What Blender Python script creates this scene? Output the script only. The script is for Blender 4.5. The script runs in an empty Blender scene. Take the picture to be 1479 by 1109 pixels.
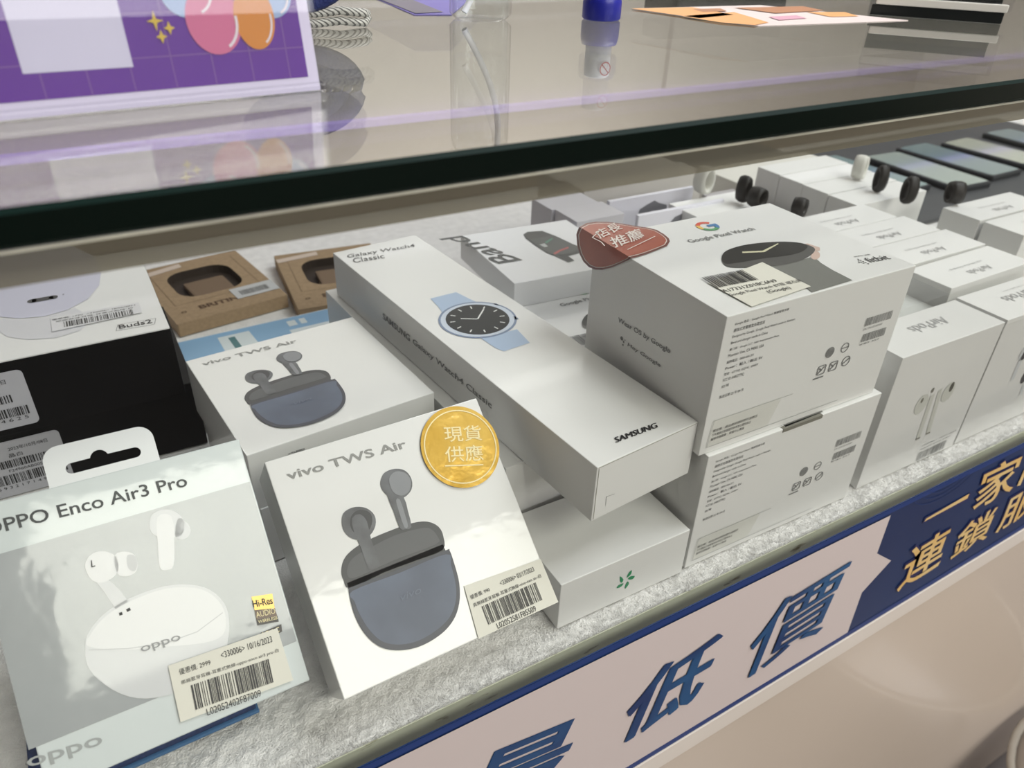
import bpy, bmesh, math, random
from mathutils import Vector, Matrix

# ------------------------------------------------------------------ camera, world, lights, exposure
S = bpy.context.scene
COL = S.collection
PX_W, PX_H, FPX = 1479.0, 1109.0, 1100.5255
PITCH, ROLL, PSI = 0.5713, 0.0376, -0.5424
fw = Vector((-math.sin(PSI)*math.cos(PITCH), math.cos(PSI)*math.cos(PITCH), -math.sin(PITCH)))
rt = fw.cross(Vector((0, 0, 1))).normalized()
up = rt.cross(fw)
CR = math.cos(ROLL)*rt + math.sin(ROLL)*up
CU = -math.sin(ROLL)*rt + math.cos(ROLL)*up
camd = bpy.data.cameras.new('camera')
camd.sensor_width = 36.0
camd.lens = FPX/PX_W*36.0
camd.clip_start = 0.01
camd.clip_end = 50
camd.dof.use_dof = True
camd.dof.focus_distance = 0.37
camd.dof.aperture_fstop = 13
cam = bpy.data.objects.new('camera', camd)
COL.objects.link(cam)
cam.matrix_world = Matrix(((CR.x, CU.x, -fw.x, 0), (CR.y, CU.y, -fw.y, 0), (CR.z, CU.z, -fw.z, 0), (0, 0, 0, 1)))
S.camera = cam

S.view_settings.view_transform = 'Standard'
S.view_settings.look = 'None'
S.view_settings.gamma = 1
S.view_settings.use_curve_mapping = False
S.view_settings.exposure = .36

wd = bpy.data.worlds.new('world'); S.world = wd; wd.use_nodes = True
wd.node_tree.nodes['Background'].inputs[0].default_value = (1, 0.97, 0.93, 1)
wd.node_tree.nodes['Background'].inputs[1].default_value = 0.5

def area(name, loc, target, sx, sy, power, col):
    l = bpy.data.lights.new(name, 'AREA'); l.shape = 'RECTANGLE'; l.size = sx; l.size_y = sy
    l.energy = power; l.color = col
    o = bpy.data.objects.new(name, l); COL.objects.link(o)
    o.location = loc
    o.rotation_euler = (Vector(target)-Vector(loc)).to_track_quat('-Z', 'Y').to_euler()
    return o
area('overhead_light', (1.7, -0.1, 1.95), (1.7, -0.1, 0), 1.8, 1.2, 46, (.955, .965, 1.0))
area('overhead_light', (-1.6, 2.2, 1.95), (-1.6, 2.2, 0), 1.2, .8, 3, (0.93, 0.93, 1.0))
area('overhead_light', (2.6, 2.4, 1.95), (2.6, 2.4, 0), 1.6, 1.2, 12, (1.0, 0.97, 0.93))
area('overhead_light', (0.8, 2.7, 1.6), (0.8, 3.2, 0.3), 3.5, .3, 40, (1.0, 0.98, 0.95))  # added lamp aimed at the back wall, brightening what the counter mirrors
area('front_fill_light', (1.6, -3.85, 1.35), (1.6, 0, 0.9), 4.6, .9, 36, (1.0, 0.975, .99))  # unseen panel added for poster glare and fill on the front faces
area('overhead_light', (1.0, -1.9, 1.95), (1.0, -1.6, 0), 2.0, 1.2, 62, (1.0, 0.985, 0.90))

# ------------------------------------------------------------------ helpers
def ray(px, py):
    return CR*((px-PX_W/2)/FPX) - CU*((py-PX_H/2)/FPX) + fw
def hit(px, py, o, n):
    d = ray(px, py)
    return d*(o.dot(n)/d.dot(n))
def on_z(px, py, z): return hit(px, py, Vector((0, 0, z)), Vector((0, 0, 1)))
def on_y(px, py, y): return hit(px, py, Vector((0, y, 0)), Vector((0, 1, 0)))
def Z(ox, oy, s): return lambda x, y: (ox+x/s, oy+y/s)

MATS = {}
def srgb(c):
    return tuple(((x/255)/12.92 if x/255 <= .04045 else ((x/255+.055)/1.055)**2.4) for x in c)
def mat(name, rgb, rough=.5, coat=0, metal=0, var=0.0, scale=40, bump=0, bscale=200, emit=0, spec=.5, sheen=0, stretch=(1, 1, 1), rgb2=None):
    if name in MATS: return MATS[name]
    m = bpy.data.materials.new(name); m.use_nodes = True
    nt = m.node_tree; b = nt.nodes['Principled BSDF']
    c = srgb(rgb)
    b.inputs['Base Color'].default_value = (*c, 1)
    b.inputs['Roughness'].default_value = rough
    b.inputs['Metallic'].default_value = metal
    b.inputs['Coat Weight'].default_value = coat
    b.inputs['Coat Roughness'].default_value = .06
    b.inputs['Specular IOR Level'].default_value = spec
    if sheen: b.inputs['Sheen Weight'].default_value = sheen
    if emit:
        b.inputs['Emission Color'].default_value = (*c, 1); b.inputs['Emission Strength'].default_value = emit
    tc = nt.nodes.new('ShaderNodeTexCoord'); mp = nt.nodes.new('ShaderNodeMapping')
    nt.links.new(tc.outputs['Object'], mp.inputs[0]); mp.inputs['Scale'].default_value = stretch
    if var or rgb2:
        n = nt.nodes.new('ShaderNodeTexNoise'); n.inputs['Scale'].default_value = scale; n.inputs['Detail'].default_value = 4
        nt.links.new(mp.outputs[0], n.inputs['Vector'])
        r = nt.nodes.new('ShaderNodeValToRGB')
        c2 = srgb(rgb2) if rgb2 else tuple(min(1, x*(1+var)) for x in c)
        c1 = c if rgb2 else tuple(x*(1-var) for x in c)
        r.color_ramp.elements[0].position = .35; r.color_ramp.elements[1].position = .65
        r.color_ramp.elements[0].color = (*c1, 1); r.color_ramp.elements[1].color = (*c2, 1)
        nt.links.new(n.outputs[0], r.inputs[0]); nt.links.new(r.outputs[0], b.inputs['Base Color'])
    if bump:
        n = nt.nodes.new('ShaderNodeTexNoise'); n.inputs['Scale'].default_value = bscale; n.inputs['Detail'].default_value = 3
        nt.links.new(mp.outputs[0], n.inputs['Vector'])
        bp = nt.nodes.new('ShaderNodeBump'); bp.inputs['Strength'].default_value = bump; bp.inputs['Distance'].default_value = .001
        nt.links.new(n.outputs[0], bp.inputs['Height'])
        nt.links.new(bp.outputs[0], b.inputs['Normal'])
        if coat: nt.links.new(bp.outputs[0], b.inputs['Coat Normal'])
    MATS[name] = m
    return m

def clear_mat(name, tint=(1, 1, 1), ior=1.5, rough=0.0, haze=0.0, hazecol=(200, 200, 195), extra=1.0):
    """thin clear sheet: see-through, with angle dependent mirror reflection and an optional milky film"""
    if name in MATS: return MATS[name]
    m = bpy.data.materials.new(name); m.use_nodes = True; nt = m.node_tree
    for n in list(nt.nodes): nt.nodes.remove(n)
    out = nt.nodes.new('ShaderNodeOutputMaterial')
    tr = nt.nodes.new('ShaderNodeBsdfTransparent'); tr.inputs[0].default_value = (*tint, 1)
    gl = nt.nodes.new('ShaderNodeBsdfGlossy'); gl.inputs['Roughness'].default_value = rough
    fr = nt.nodes.new('ShaderNodeFresnel'); fr.inputs[0].default_value = ior
    ge = nt.nodes.new('ShaderNodeNewGeometry'); io = nt.nodes.new('ShaderNodeMix')     # the sheet does not bend light, so both of its sides mirror alike
    io.inputs[2].default_value = ior; io.inputs[3].default_value = 1/ior
    nt.links.new(ge.outputs['Backfacing'], io.inputs[0]); nt.links.new(io.outputs[0], fr.inputs[0])
    mu = nt.nodes.new('ShaderNodeMath'); mu.operation = 'MULTIPLY'; mu.inputs[1].default_value = extra; mu.use_clamp = True
    nt.links.new(fr.outputs[0], mu.inputs[0])
    mx = nt.nodes.new('ShaderNodeMixShader')
    nt.links.new(mu.outputs[0], mx.inputs[0]); nt.links.new(gl.outputs[0], mx.inputs[2])
    if haze:
        df = nt.nodes.new('ShaderNodeBsdfDiffuse'); df.inputs[0].default_value = (*srgb(hazecol), 1)
        m2 = nt.nodes.new('ShaderNodeMixShader'); m2.inputs[0].default_value = haze
        nt.links.new(tr.outputs[0], m2.inputs[1]); nt.links.new(df.outputs[0], m2.inputs[2])
        nt.links.new(m2.outputs[0], mx.inputs[1])
    else:
        nt.links.new(tr.outputs[0], mx.inputs[1])
    nt.links.new(mx.outputs[0], out.inputs[0])
    MATS[name] = m
    return m

def link(o, parent=None):
    COL.objects.link(o)
    if parent is not None: o.parent = parent
    return o
def tag(o, label=None, cat=None, group=None, kind=None):
    if label: o['label'] = label
    if cat: o['category'] = cat
    if group: o['group'] = group
    if kind: o['kind'] = kind
    return o
def obj(name, bm, mats, parent=None, smooth=False):
    me = bpy.data.meshes.new(name)
    bm.to_mesh(me); bm.free()
    for m in (mats if isinstance(mats, (list, tuple)) else [mats]): me.materials.append(m)
    if smooth:
        for p in me.polygons: p.use_smooth = True
    return link(bpy.data.objects.new(name, me), parent)
def empty(name, M, label, cat, group=None):
    o = bpy.data.objects.new(name, None); o.empty_display_size = .02
    COL.objects.link(o); o.matrix_world = M
    tag(o, label, cat, group)
    return o
def pose(x, y, z, yaw=0, lean=0, roll=0):
    return Matrix.Translation((x, y, z)) @ Matrix.Rotation(yaw, 4, 'Z') @ Matrix.Rotation(lean, 4, 'X') @ Matrix.Rotation(roll, 4, 'Z')
def bm_box(bm, x0, x1, y0, y1, z0, z1, bev=0, mi=0):
    vs = [bm.verts.new(p) for p in ((x0, y0, z0), (x1, y0, z0), (x1, y1, z0), (x0, y1, z0), (x0, y0, z1), (x1, y0, z1), (x1, y1, z1), (x0, y1, z1))]
    fs = [bm.faces.new([vs[i] for i in f]) for f in ((3, 2, 1, 0), (4, 5, 6, 7), (0, 1, 5, 4), (1, 2, 6, 5), (2, 3, 7, 6), (3, 0, 4, 7))]
    for f in fs: f.material_index = mi
    if bev:
        es = list({e for f in fs for e in f.edges})
        r = bmesh.ops.bevel(bm, geom=es, offset=bev, segments=2, profile=.6, affect='EDGES')
        for f in r['faces']: f.material_index = mi
    return fs
def box(name, dims, mats, parent=None, bev=0):
    bm = bmesh.new(); bm_box(bm, *dims, bev=bev)
    return obj(name, bm, mats, parent)
def lathe(bm, prof, seg=32, mi=0, M=Matrix.Identity(4)):
    rings = []
    for r, z in prof:
        rings.append([bm.verts.new(M @ Vector((r*math.cos(2*math.pi*i/seg), r*math.sin(2*math.pi*i/seg), z))) for i in range(seg)])
    for a, b in zip(rings, rings[1:]):
        for i in range(seg):
            f = bm.faces.new((a[i], a[(i+1) % seg], b[(i+1) % seg], b[i])); f.material_index = mi; f.smooth = True
    for r, flip in ((rings[0], True), (rings[-1], False)):
        if prof[0 if flip else -1][0] > 1e-6:
            f = bm.faces.new(r[::-1] if flip else r); f.material_index = mi
def tube(bm, pts, r, seg=8, mi=0, closed=False, flat=1.0):
    pts = [Vector(p) for p in pts]; n = len(pts); rings = []
    for i, p in enumerate(pts):
        a = pts[(i-1) % n] if (closed or i) else p; b = pts[(i+1) % n] if (closed or i < n-1) else p
        t = (b-a).normalized()
        u = t.cross(Vector((0, 0, 1)));
        if u.length < .01: u = t.cross(Vector((0, 1, 0)))
        u.normalize(); w = u.cross(t)
        rings.append([bm.verts.new(p+u*r*math.cos(2*math.pi*k/seg)+w*r*flat*math.sin(2*math.pi*k/seg)) for k in range(seg)])
    for i in range(n if closed else n-1):
        a, b = rings[i], rings[(i+1) % n]
        for k in range(seg):
            f = bm.faces.new((a[k], a[(k+1) % seg], b[(k+1) % seg], b[k])); f.material_index = mi; f.smooth = True
    if not closed:
        bm.faces.new(rings[0]).material_index = mi; bm.faces.new(rings[-1][::-1]).material_index = mi

# flat print on the faces of things -----------------------------------------
class Frame:
    """a flat face of a thing: origin, right and up directions (in the thing's own space)"""
    def __init__(s, M, parent, o, ux, uy):
        s.M = M; s.parent = parent; s.o = Vector(o); s.ux = Vector(ux); s.uy = Vector(uy); s.n = s.ux.cross(s.uy)
        R = M.to_3x3(); s.wo = M @ s.o; s.wx = R @ s.ux; s.wy = R @ s.uy; s.wn = R @ s.n
    def pick(s, px, py):
        p = hit(px, py, s.wo, s.wn) - s.wo
        return Vector((p.dot(s.wx), p.dot(s.wy)))
    def P(s, uv, lift=0): return s.o + s.ux*uv[0] + s.uy*uv[1] + s.n*lift
    def sub(s, a, b):
        a = Vector(a); d = Vector(b)-a; L = d.length; d /= L
        f = Frame(s.M, s.parent, s.P(a), s.ux*d.x+s.uy*d.y, s.uy*d.x-s.ux*d.y)
        return f, L
def faces(M, root, W, D, H):
    return {'top': Frame(M, root, (0, 0, H), (1, 0, 0), (0, 1, 0)),
            'front': Frame(M, root, (0, 0, 0), (1, 0, 0), (0, 0, 1)),
            'left': Frame(M, root, (0, D, 0), (0, -1, 0), (0, 0, 1))}
def flat(name, fr, polys, mats, lift=.0002, parent=None):
    bm = bmesh.new()
    for pts, mi in polys:
        vs = [bm.verts.new(fr.P(p, lift+.00006*(mi if isinstance(mi, int) else 0))) for p in pts]
        f = bm.faces.new(vs); f.material_index = mi
        f.normal_update()
        if f.normal.dot(fr.n) < 0: f.normal_flip()
    bmesh.ops.triangulate(bm, faces=bm.faces[:], ngon_method='EAR_CLIP')
    return obj(name, bm, mats, parent or fr.parent)
def ell(c, rx, ry=None, n=36, rot=0, a0=0, a1=360):
    ry = rx if ry is None else ry; out = []
    for i in range(n if a1-a0 == 360 else n+1):
        a = math.radians(a0+(a1-a0)*i/n); x, y = rx*math.cos(a), ry*math.sin(a)
        c_, s_ = math.cos(rot), math.sin(rot)
        out.append(Vector((c[0]+x*c_-y*s_, c[1]+x*s_+y*c_)))
    return out
def ring(c, r, w, n=40, a0=0, a1=360, rot=0, ry=None):
    ry = ry or r
    o = ell(c, r, ry, n, rot, a0, a1); i = ell(c, r-w, ry-w, n, rot, a0, a1); k = len(o)
    return [[o[j], o[(j+1) % k], i[(j+1) % k], i[j]] for j in range(k if a1-a0 == 360 else k-1)]
def rrect(x0, y0, x1, y1, r, n=5):
    out = []
    for cx, cy, a in ((x1-r, y1-r, 0), (x0+r, y1-r, 90), (x0+r, y0+r, 180), (x1-r, y0+r, 270)):
        for i in range(n+1):
            t = math.radians(a+90*i/n); out.append(Vector((cx+r*math.cos(t), cy+r*math.sin(t))))
    return out
def line(a, b, w):
    a, b = Vector(a), Vector(b); d = (b-a).normalized(); n = Vector((-d.y, d.x))*w/2
    return [a-n, b-n, b+n, a+n]
def smooth_closed(pts, k=5):
    pts = [Vector(p) for p in pts]; n = len(pts); out = []
    for i in range(n):
        p0, p1, p2, p3 = pts[i-1], pts[i], pts[(i+1) % n], pts[(i+2) % n]
        for j in range(k):
            t = j/k
            out.append(.5*((2*p1)+(p2-p0)*t+(2*p0-5*p1+4*p2-p3)*t*t+(3*p1-p0-3*p2+p3)*t**3))
    return out
_tc = {}
def glyphs(s, bold=0.0):
    k = (s, bold)
    if k in _tc: return _tc[k]
    cu = bpy.data.curves.new('t', 'FONT'); cu.body = s; cu.size = 1; cu.offset = bold; cu.resolution_u = 3
    o = bpy.data.objects.new('t', cu); COL.objects.link(o)
    bpy.context.view_layer.update()
    e = o.evaluated_get(bpy.context.evaluated_depsgraph_get()); me = e.to_mesh()
    vs = [v.co.to_2d() for v in me.vertices]; fs = [tuple(p.vertices) for p in me.polygons]
    e.to_mesh_clear(); bpy.data.objects.remove(o); bpy.data.curves.remove(cu)
    x0 = min(v.x for v in vs); x1 = max(v.x for v in vs); y0 = min(v.y for v in vs); y1 = max(v.y for v in vs)
    _tc[k] = ([((v.x-x0)/(x1-x0), (v.y-y0)/(y1-y0)) for v in vs], fs, (x1-x0)/(y1-y0))
    return _tc[k]
def text_bm(bm, fr, s, BL, BR, TL, bold, lift, mi=0):
    vs, fs, asp = glyphs(s, bold)
    BL, BR = Vector(BL), Vector(BR)
    if TL is None:
        d = BR-BL; TL = BL+Vector((-d.y, d.x))/asp
    TL = Vector(TL)
    q = [bm.verts.new(fr.P(BL+(BR-BL)*x+(TL-BL)*y, lift)) for x, y in vs]
    for f in fs:
        try: g = bm.faces.new([q[i] for i in f])
        except ValueError: continue
        g.material_index = mi; g.normal_update()
        if g.normal.dot(fr.n) < 0: g.normal_flip()
def text(name, fr, items, mats, lift=.0003, parent=None, step=0.0):
    """items: (string, BL, BR, TL or None, bold, material index) in the frame's own metres"""
    bm = bmesh.new()
    for k, (s, BL, BR, TL, bold, mi) in enumerate(items): text_bm(bm, fr, s, BL, BR, TL, bold, lift+step*k, mi)
    return obj(name, bm, mats, parent or fr.parent)
def barcode(name, fr, x0, y0, x1, y1, m, seed=1, lift=.0004, parent=None):
    rr = random.Random(seed); polys = []; x = x0; u = (x1-x0)/95
    while x < x1-u*1.5:
        w = u*rr.choice((.8, .8, 1.5, 2.2)); polys.append(([(x, y0), (x+w, y0), (x+w, y1), (x, y1)], 0)); x += w+u*rr.choice((.8, .8, 1.4, 2.1))
    return flat(name, fr, polys, [m], lift, parent)
def tree(o):
    out = [o]
    for c in list(o.children): out += tree(c)
    return out
def dup(root, M, label, group=None):
    m = {}
    for o in tree(root):
        c = o.copy(); COL.objects.link(c); m[o] = c
        if o is not root: c.parent = m[o.parent]
    r = m[root]; r.matrix_world = M; r['label'] = label
    if group: r['group'] = group
    return r

# ------------------------------------------------------------------ materials
white = mat('white_card', (228, 228, 226), .42, coat=.15, var=.015, scale=15)
wrap = mat('shrink_wrapped_card', (226, 226, 224), .4, coat=.7, var=.015, scale=15, bump=.25, bscale=38)
satin = mat('satin_card', (228, 228, 226), .42, coat=.12)
ink = mat('black_ink', (34, 34, 36), .45)
grey = mat('grey_ink', (120, 121, 120), .4)
lgrey = mat('pale_grey_ink', (168, 169, 168), .4)
label_paper = mat('label_paper', (224, 222, 210), .5)
black_card = mat('black_card', (5, 5, 6), .5, spec=.2)
kraft = mat('kraft_card', (156, 133, 104), .8, var=.08, scale=300)
kraft_ink = mat('brown_ink', (92, 70, 50), .7)

ZS = -0.316          # felt surface of the shelf
ZG0, ZG1 = -0.0668, -0.0578   # counter glass
YF = 0.182           # front edge of the counter glass

# ------------------------------------------------------------------ the room
wallm = mat('painted_wall', (196, 190, 180), .7, var=.03, scale=3)
for nm, d, m in (('floor', (-4, 5, -4, 5, -1.2, -1.15), mat('floor_tile', (112, 106, 104), .35, var=.05, scale=4)),
                 ('ceiling', (-4, 5, -4, 5, 2.0, 2.05), mat('ceiling_board', (176, 174, 172), .8)),
                 ('wall_back', (-4, 5, 3.2, 3.3, -1.15, 2.0), wallm), ('wall_front', (-4, 5, -4, -3.9, -1.15, 2.0), wallm),
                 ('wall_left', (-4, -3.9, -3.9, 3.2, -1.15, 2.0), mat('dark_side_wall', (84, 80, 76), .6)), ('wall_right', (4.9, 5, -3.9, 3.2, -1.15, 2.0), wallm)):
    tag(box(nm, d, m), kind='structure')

# ------------------------------------------------------------------ the glass display case
CX0, CX1 = -0.75, 2.3
case = empty('display_case', Matrix.Translation((.7, .5, -1.15)), 'long glass topped display counter with white fuzzy shelf and cream front panel', 'display case')
def cpart(name, dims, m, bev=0):
    x0, x1, y0, y1, z0, z1 = dims
    return box(name, (x0-.7, x1-.7, y0-.5, y1-.5, z0+1.15, z1+1.15), m, case, bev)
glass = clear_mat('counter_glass', (.955, .965, .96), 1.52, 0.012, haze=.0, extra=1.25)
glass_front = clear_mat('front_glass', (.985, .99, .98), 1.45, 0, extra=.35)
edge = mat('green_glass_edge', (2, 16, 11), .2, spec=.25)
edge_top = mat('green_glass_bevel', (12, 34, 30), .5, spec=.1)
seal = mat('clear_sealant', (196, 194, 178), .25, coat=.5, var=.3, scale=60, stretch=(.3, 1, 1), bump=.6, bscale=300)
# counter glass: one sheet, clear faces and dark green polished edges
bm = bmesh.new()
fs = bm_box(bm, CX0-.7, CX1-.7, YF-.5, .86-.5, ZG0+1.15, ZG1+1.15)
for f in fs[2:]: f.material_index = 1
es = [e for e in fs[2].edges if abs(e.verts[0].co.z-e.verts[1].co.z) < 1e-6]
r = bmesh.ops.bevel(bm, geom=es, offset=.0012, segments=1, affect='EDGES')
for f in r['faces']: f.material_index = 2
obj('counter_glass', bm, [glass, edge, edge_top], case)
cpart('sealant_bead', (CX0, CX1, YF+.0006, YF+.0016, ZG0-.0007, ZG0-.0001), seal)
cpart('front_glass', (CX0, CX1, .1868, .1918, -.342, ZG0-.0008), glass_front)
strip_m = clear_mat('grey_edge_strip', (.75, .74, .70), 1.45, .25, haze=.55, hazecol=(150, 143, 128), extra=.4)
cpart('grey_edge_strip', (CX0, CX1, .1925, .1935, -.0790, ZG0-.001), strip_m)  # translucent grey strip for the blurred band under the glass edge
backm = mat('back_panel_laminate', (160, 146, 130), .5, var=.03, scale=3)
backu = mat('back_door_laminate', (214, 208, 194), .4, var=.02, scale=2)
cpart('back_panel', (CX0, CX1, .82, .835, -.345, -.214), backm)
cpart('back_door', (CX0, .712, .824, .834, -.214, ZG0-.001), backu)
cpart('back_door', (.716, CX1, .820, .832, -.214, ZG0-.001), backu)
cpart('lit_strip', (CX0, CX1, .812, .824, -.219, -.212), mat('lilac_light_strip', (190, 168, 235), .4, emit=.18))
led = area('case_lamp', (.75, .790, -.078), (.75, .62, -.30), 2.9, .012, .3, (.93, .91, 1.0))
cpart('lamp_housing', (CX0+.05, CX1-.05, .800, .818, -.082, ZG0-.001), mat('aluminium', (190, 190, 188), .35, metal=.8))
cpart('side_panel', (CX0-.012, CX0, .19, .835, -1.1, ZG0-.001), backm)
cpart('side_panel', (CX1, CX1+.012, .19, .835, -1.1, ZG0-.001), backm)
board = mat('shelf_edge_glue', (238, 241, 218), .45, coat=.3, var=.08, scale=25, stretch=(.5, 1, 1))
nt = board.node_tree; pb = nt.nodes['Principled BSDF']
n2 = nt.nodes.new('ShaderNodeTexNoise'); n2.inputs['Scale'].default_value = 42; n2.inputs['Detail'].default_value = 5
tcn = nt.nodes.new('ShaderNodeTexCoord'); mpn = nt.nodes.new('ShaderNodeMapping'); mpn.inputs['Scale'].default_value = (1, 1, 3.5)
nt.links.new(tcn.outputs['Object'], mpn.inputs[0]); nt.links.new(mpn.outputs[0], n2.inputs['Vector'])
rp = nt.nodes.new('ShaderNodeValToRGB'); rp.color_ramp.elements[0].position = .63; rp.color_ramp.elements[1].position = .70
nt.links.new(n2.outputs[0], rp.inputs[0])
mx = nt.nodes.new('ShaderNodeMix'); mx.data_type = 'RGBA'
nt.links.new(rp.outputs[0], mx.inputs[0])
nt.links.new(pb.inputs['Base Color'].links[0].from_socket, mx.inputs[6]); mx.inputs[7].default_value = (*srgb((120, 108, 66)), 1)
nt.links.new(mx.outputs[2], pb.inputs['Base Color'])
cpart('shelf_board', (CX0, CX1, .1985, .82, -.345, -.3195), board)
panelm = mat('cream_gloss_panel', (224, 208, 192), .3, coat=.3, var=.02, scale=3)
cpart('front_panel', (CX0, CX1, .1862, .198, -1.045, -.3425), panelm)
cpart('kick_board', (CX0, CX1, .23, .25, -1.15, -1.045), mat('dark_plinth', (90, 80, 70), .5))

# ------------------------------------------------------------------ white fuzzy felt on the shelf
feltm = mat('white_felt', (236, 235, 233), .95, var=.06, scale=120, bump=1.0, bscale=900, sheen=.4)
rr = random.Random(4)
from mathutils import noise
bm = bmesh.new()
xs = [CX0+.003+(-.12-CX0-.003)*i/40 for i in range(40)]+[-.12+.0013*i for i in range(650)]+[.725+(CX1-.728)*i/60 for i in range(61)]
ys = [.1990, .1990]+[.2000+.0014*i for i in range(36)]+[.255, .27, .32, .4, .6, .816]
rows = []
for j, y in enumerate(ys):
    row = []
    for x in xs:
        n = noise.noise(Vector((x*110, y*160, 0)))*.5+noise.noise(Vector((x*330, y*420, 3)))*.6
        z = ZS-.0014+.0022*n
        yy = y
        if j == 0: z = ZS-.0034
        elif j < 4: z = ZS-.0016+(.0002, .0008, .0004)[j-1]*1.0+.0022*n; yy += .0020*n
        elif j >= 38 or x < -.115 or x > .72: z = ZS-.0010
        z = min(z, ZS+.0005)
        row.append(bm.verts.new((x, yy, z)))
    rows.append(row)
for a, b in zip(rows, rows[1:]):
    for i in range(len(xs)-1): bm.faces.new((a[i], a[i+1], b[i+1], b[i]))
felt = obj('felt_mat', bm, feltm, smooth=True)
tag(felt, 'white fuzzy felt mat lining the shelf under all the boxes', 'felt mat')
bm = bmesh.new()
for i in range(26000):
    x = rr.uniform(-.05, .75); y = .1985+abs(rr.gauss(0, .012)) if i % 3 else .1985+rr.uniform(0, .003)
    L = rr.uniform(.0018, .0042); a = rr.uniform(0, 6.28)
    p = Vector((x, y, ZS-.0015)); t = Vector((math.cos(a)*L*.8, math.sin(a)*L*.6, rr.uniform(.0004, .0020)))
    w = Vector((-math.sin(a), math.cos(a), 0))*.00018
    v = [bm.verts.new(q) for q in (p-w, p+w, p+t)]; bm.faces.new(v)
fz = obj('fibres', bm, feltm, felt); fz['kind'] = 'stuff'

# ------------------------------------------------------------------ cartons
def carton(name, M, W, D, H, m, label, cat='box', group=None, part='carton', bev=.0005):
    root = empty(name, M, label, cat, group)
    box(part, (0, W, 0, D, 0, H), m, root, bev)
    return root, faces(M, root, W, D, H)

# ---- pixel-type watch box (two stacked, one behind) ----
c_ = Z(820, 280, 2.844); q_ = Z(1020, 440, 4.622)
PW, PD, PH = .132, .1046, .0794
M = pose(.2400, .2131, -.2362, -.01)
pbox, F = carton('watch_box', M, PW, PD, PH, satin, 'large white watch box on top of the front stack, under a red brown sticker')
T = F['top']
def tp(fr, zf, *pts): return [fr.pick(*zf(*p)) for p in pts]
# coloured letter g emblem
g = T.pick(*c_(574, 134)); gr = .0068
cols = [mat('emblem_red', (214, 92, 72), .4), mat('emblem_yellow', (232, 190, 100), .4), mat('emblem_green', (96, 160, 110), .4), mat('emblem_blue', (74, 126, 176), .4)]
pl = []
for k, (a0, a1) in enumerate(((38, 150), (150, 205), (205, 310), (310, 360))):
    pl += [(p, k) for p in ring(g, gr, .0026, 14, a0, a1)]
pl.append(([g+Vector((0, -.0013)), g+Vector((gr, -.0013)), g+Vector((gr, .0013)), g+Vector((0, .0013))], 3))
emblem = flat('emblem', T, pl, cols)
w0 = T.pick(*c_(512, 206)); w1 = T.pick(*c_(780, 152))
text('lettering', T, [('Google Pixel Watch', w0, w1, None, .010, 0)], [grey])
a = tp(T, c_, (1212, 292), (1330, 268), (1215, 268))
text('lettering', T, [('fitbit', a[0]+Vector((.006, 0)), a[1], None, .0, 0), ('works with', a[0]+Vector((.004, .0085)), a[1]+Vector((-.006, .0085)), None, 0, 0)], [ink])
dots = [(ell(a[0]+Vector((.0005+.0016*i, .0028+.0016*j)), .0005, n=8), 0) for i in range(3) for j in range(-i, i+1) if abs(j) < 3]
flat('logo_dots', T, dots, [ink])
# watch picture on the lid
strap = mat('watch_strap_print', (118, 119, 114), .4); dial = mat('watch_dial_print', (40, 40, 38), .45); gold = mat('watch_gold_print', (206, 182, 170), .35); dark = mat('watch_rim_print', (84, 84, 82), .35); pale = mat('watch_hand_print', (212, 208, 176), .4)
outer = tp(T, c_, (632, 262), (650, 236), (715, 214), (800, 202), (890, 198), (960, 204), (1010, 222), (1012, 240), (985, 262), (940, 280), (870, 295), (790, 302), (700, 305), (655, 300), (636, 284))
inner = tp(T, c_, (634, 258), (655, 234), (720, 214), (800, 203), (890, 199), (955, 205), (985, 218), (960, 240), (900, 256), (800, 268), (700, 285), (645, 288))
sp = tp(T, c_, (820, 297), (930, 280), (1010, 258), (1040, 285), (1090, 315), (1170, 356), (1002, 406), (985, 392), (905, 348), (830, 305))
cr1 = tp(T, c_, (985, 205), (1035, 222), (1036, 234), (1005, 236), (1000, 222), (968, 207))
cr2 = tp(T, c_, (1005, 245), (1020, 236), (1034, 245), (1034, 262), (1015, 272), (998, 262))
h1 = tp(T, c_, (716, 240), (805, 236), (806, 242), (717, 246)); h2 = tp(T, c_, (800, 236), (862, 206), (866, 208), (808, 242))
flat('watch_picture', T, [(sp, 0), (cr1, 1), (smooth_closed(cr2, 3), 1), (smooth_closed(outer, 3), 2), (smooth_closed(inner, 3), 3), (h1, 4), (h2, 4)], [strap, gold, dark, dial, pale], .0002)
# label across the lid
lb = tp(T, c_, (598, 343), (800, 285), (1002, 386), (668, 490), (640, 478), (560, 432))
lab = flat('price_label', T, [(tp(T, c_, (575, 370), (798, 285), (998, 385), (755, 468)), 0)], [label_paper], .0007)
s0, s1 = tp(T, c_, (613, 392), (812, 352))
f2, L = T.sub(s0, s1)
barcode('barcode', f2, 0, 0, L*.86, .0125, ink, 3, .0009)
text('lettering', f2, [('A17331Z018C6N9', (0, -.0055), (L*1.1, -.0055), None, 0, 0), ('Google Pixel Watch BT版 曜石黑', (0, -.0105), (L*1.5, -.0105), None, 0, 0), ('(Google)', (L*.66, -.0150), (L*1.12, -.0150), None, 0, 0)], [ink], .0009)
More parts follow.
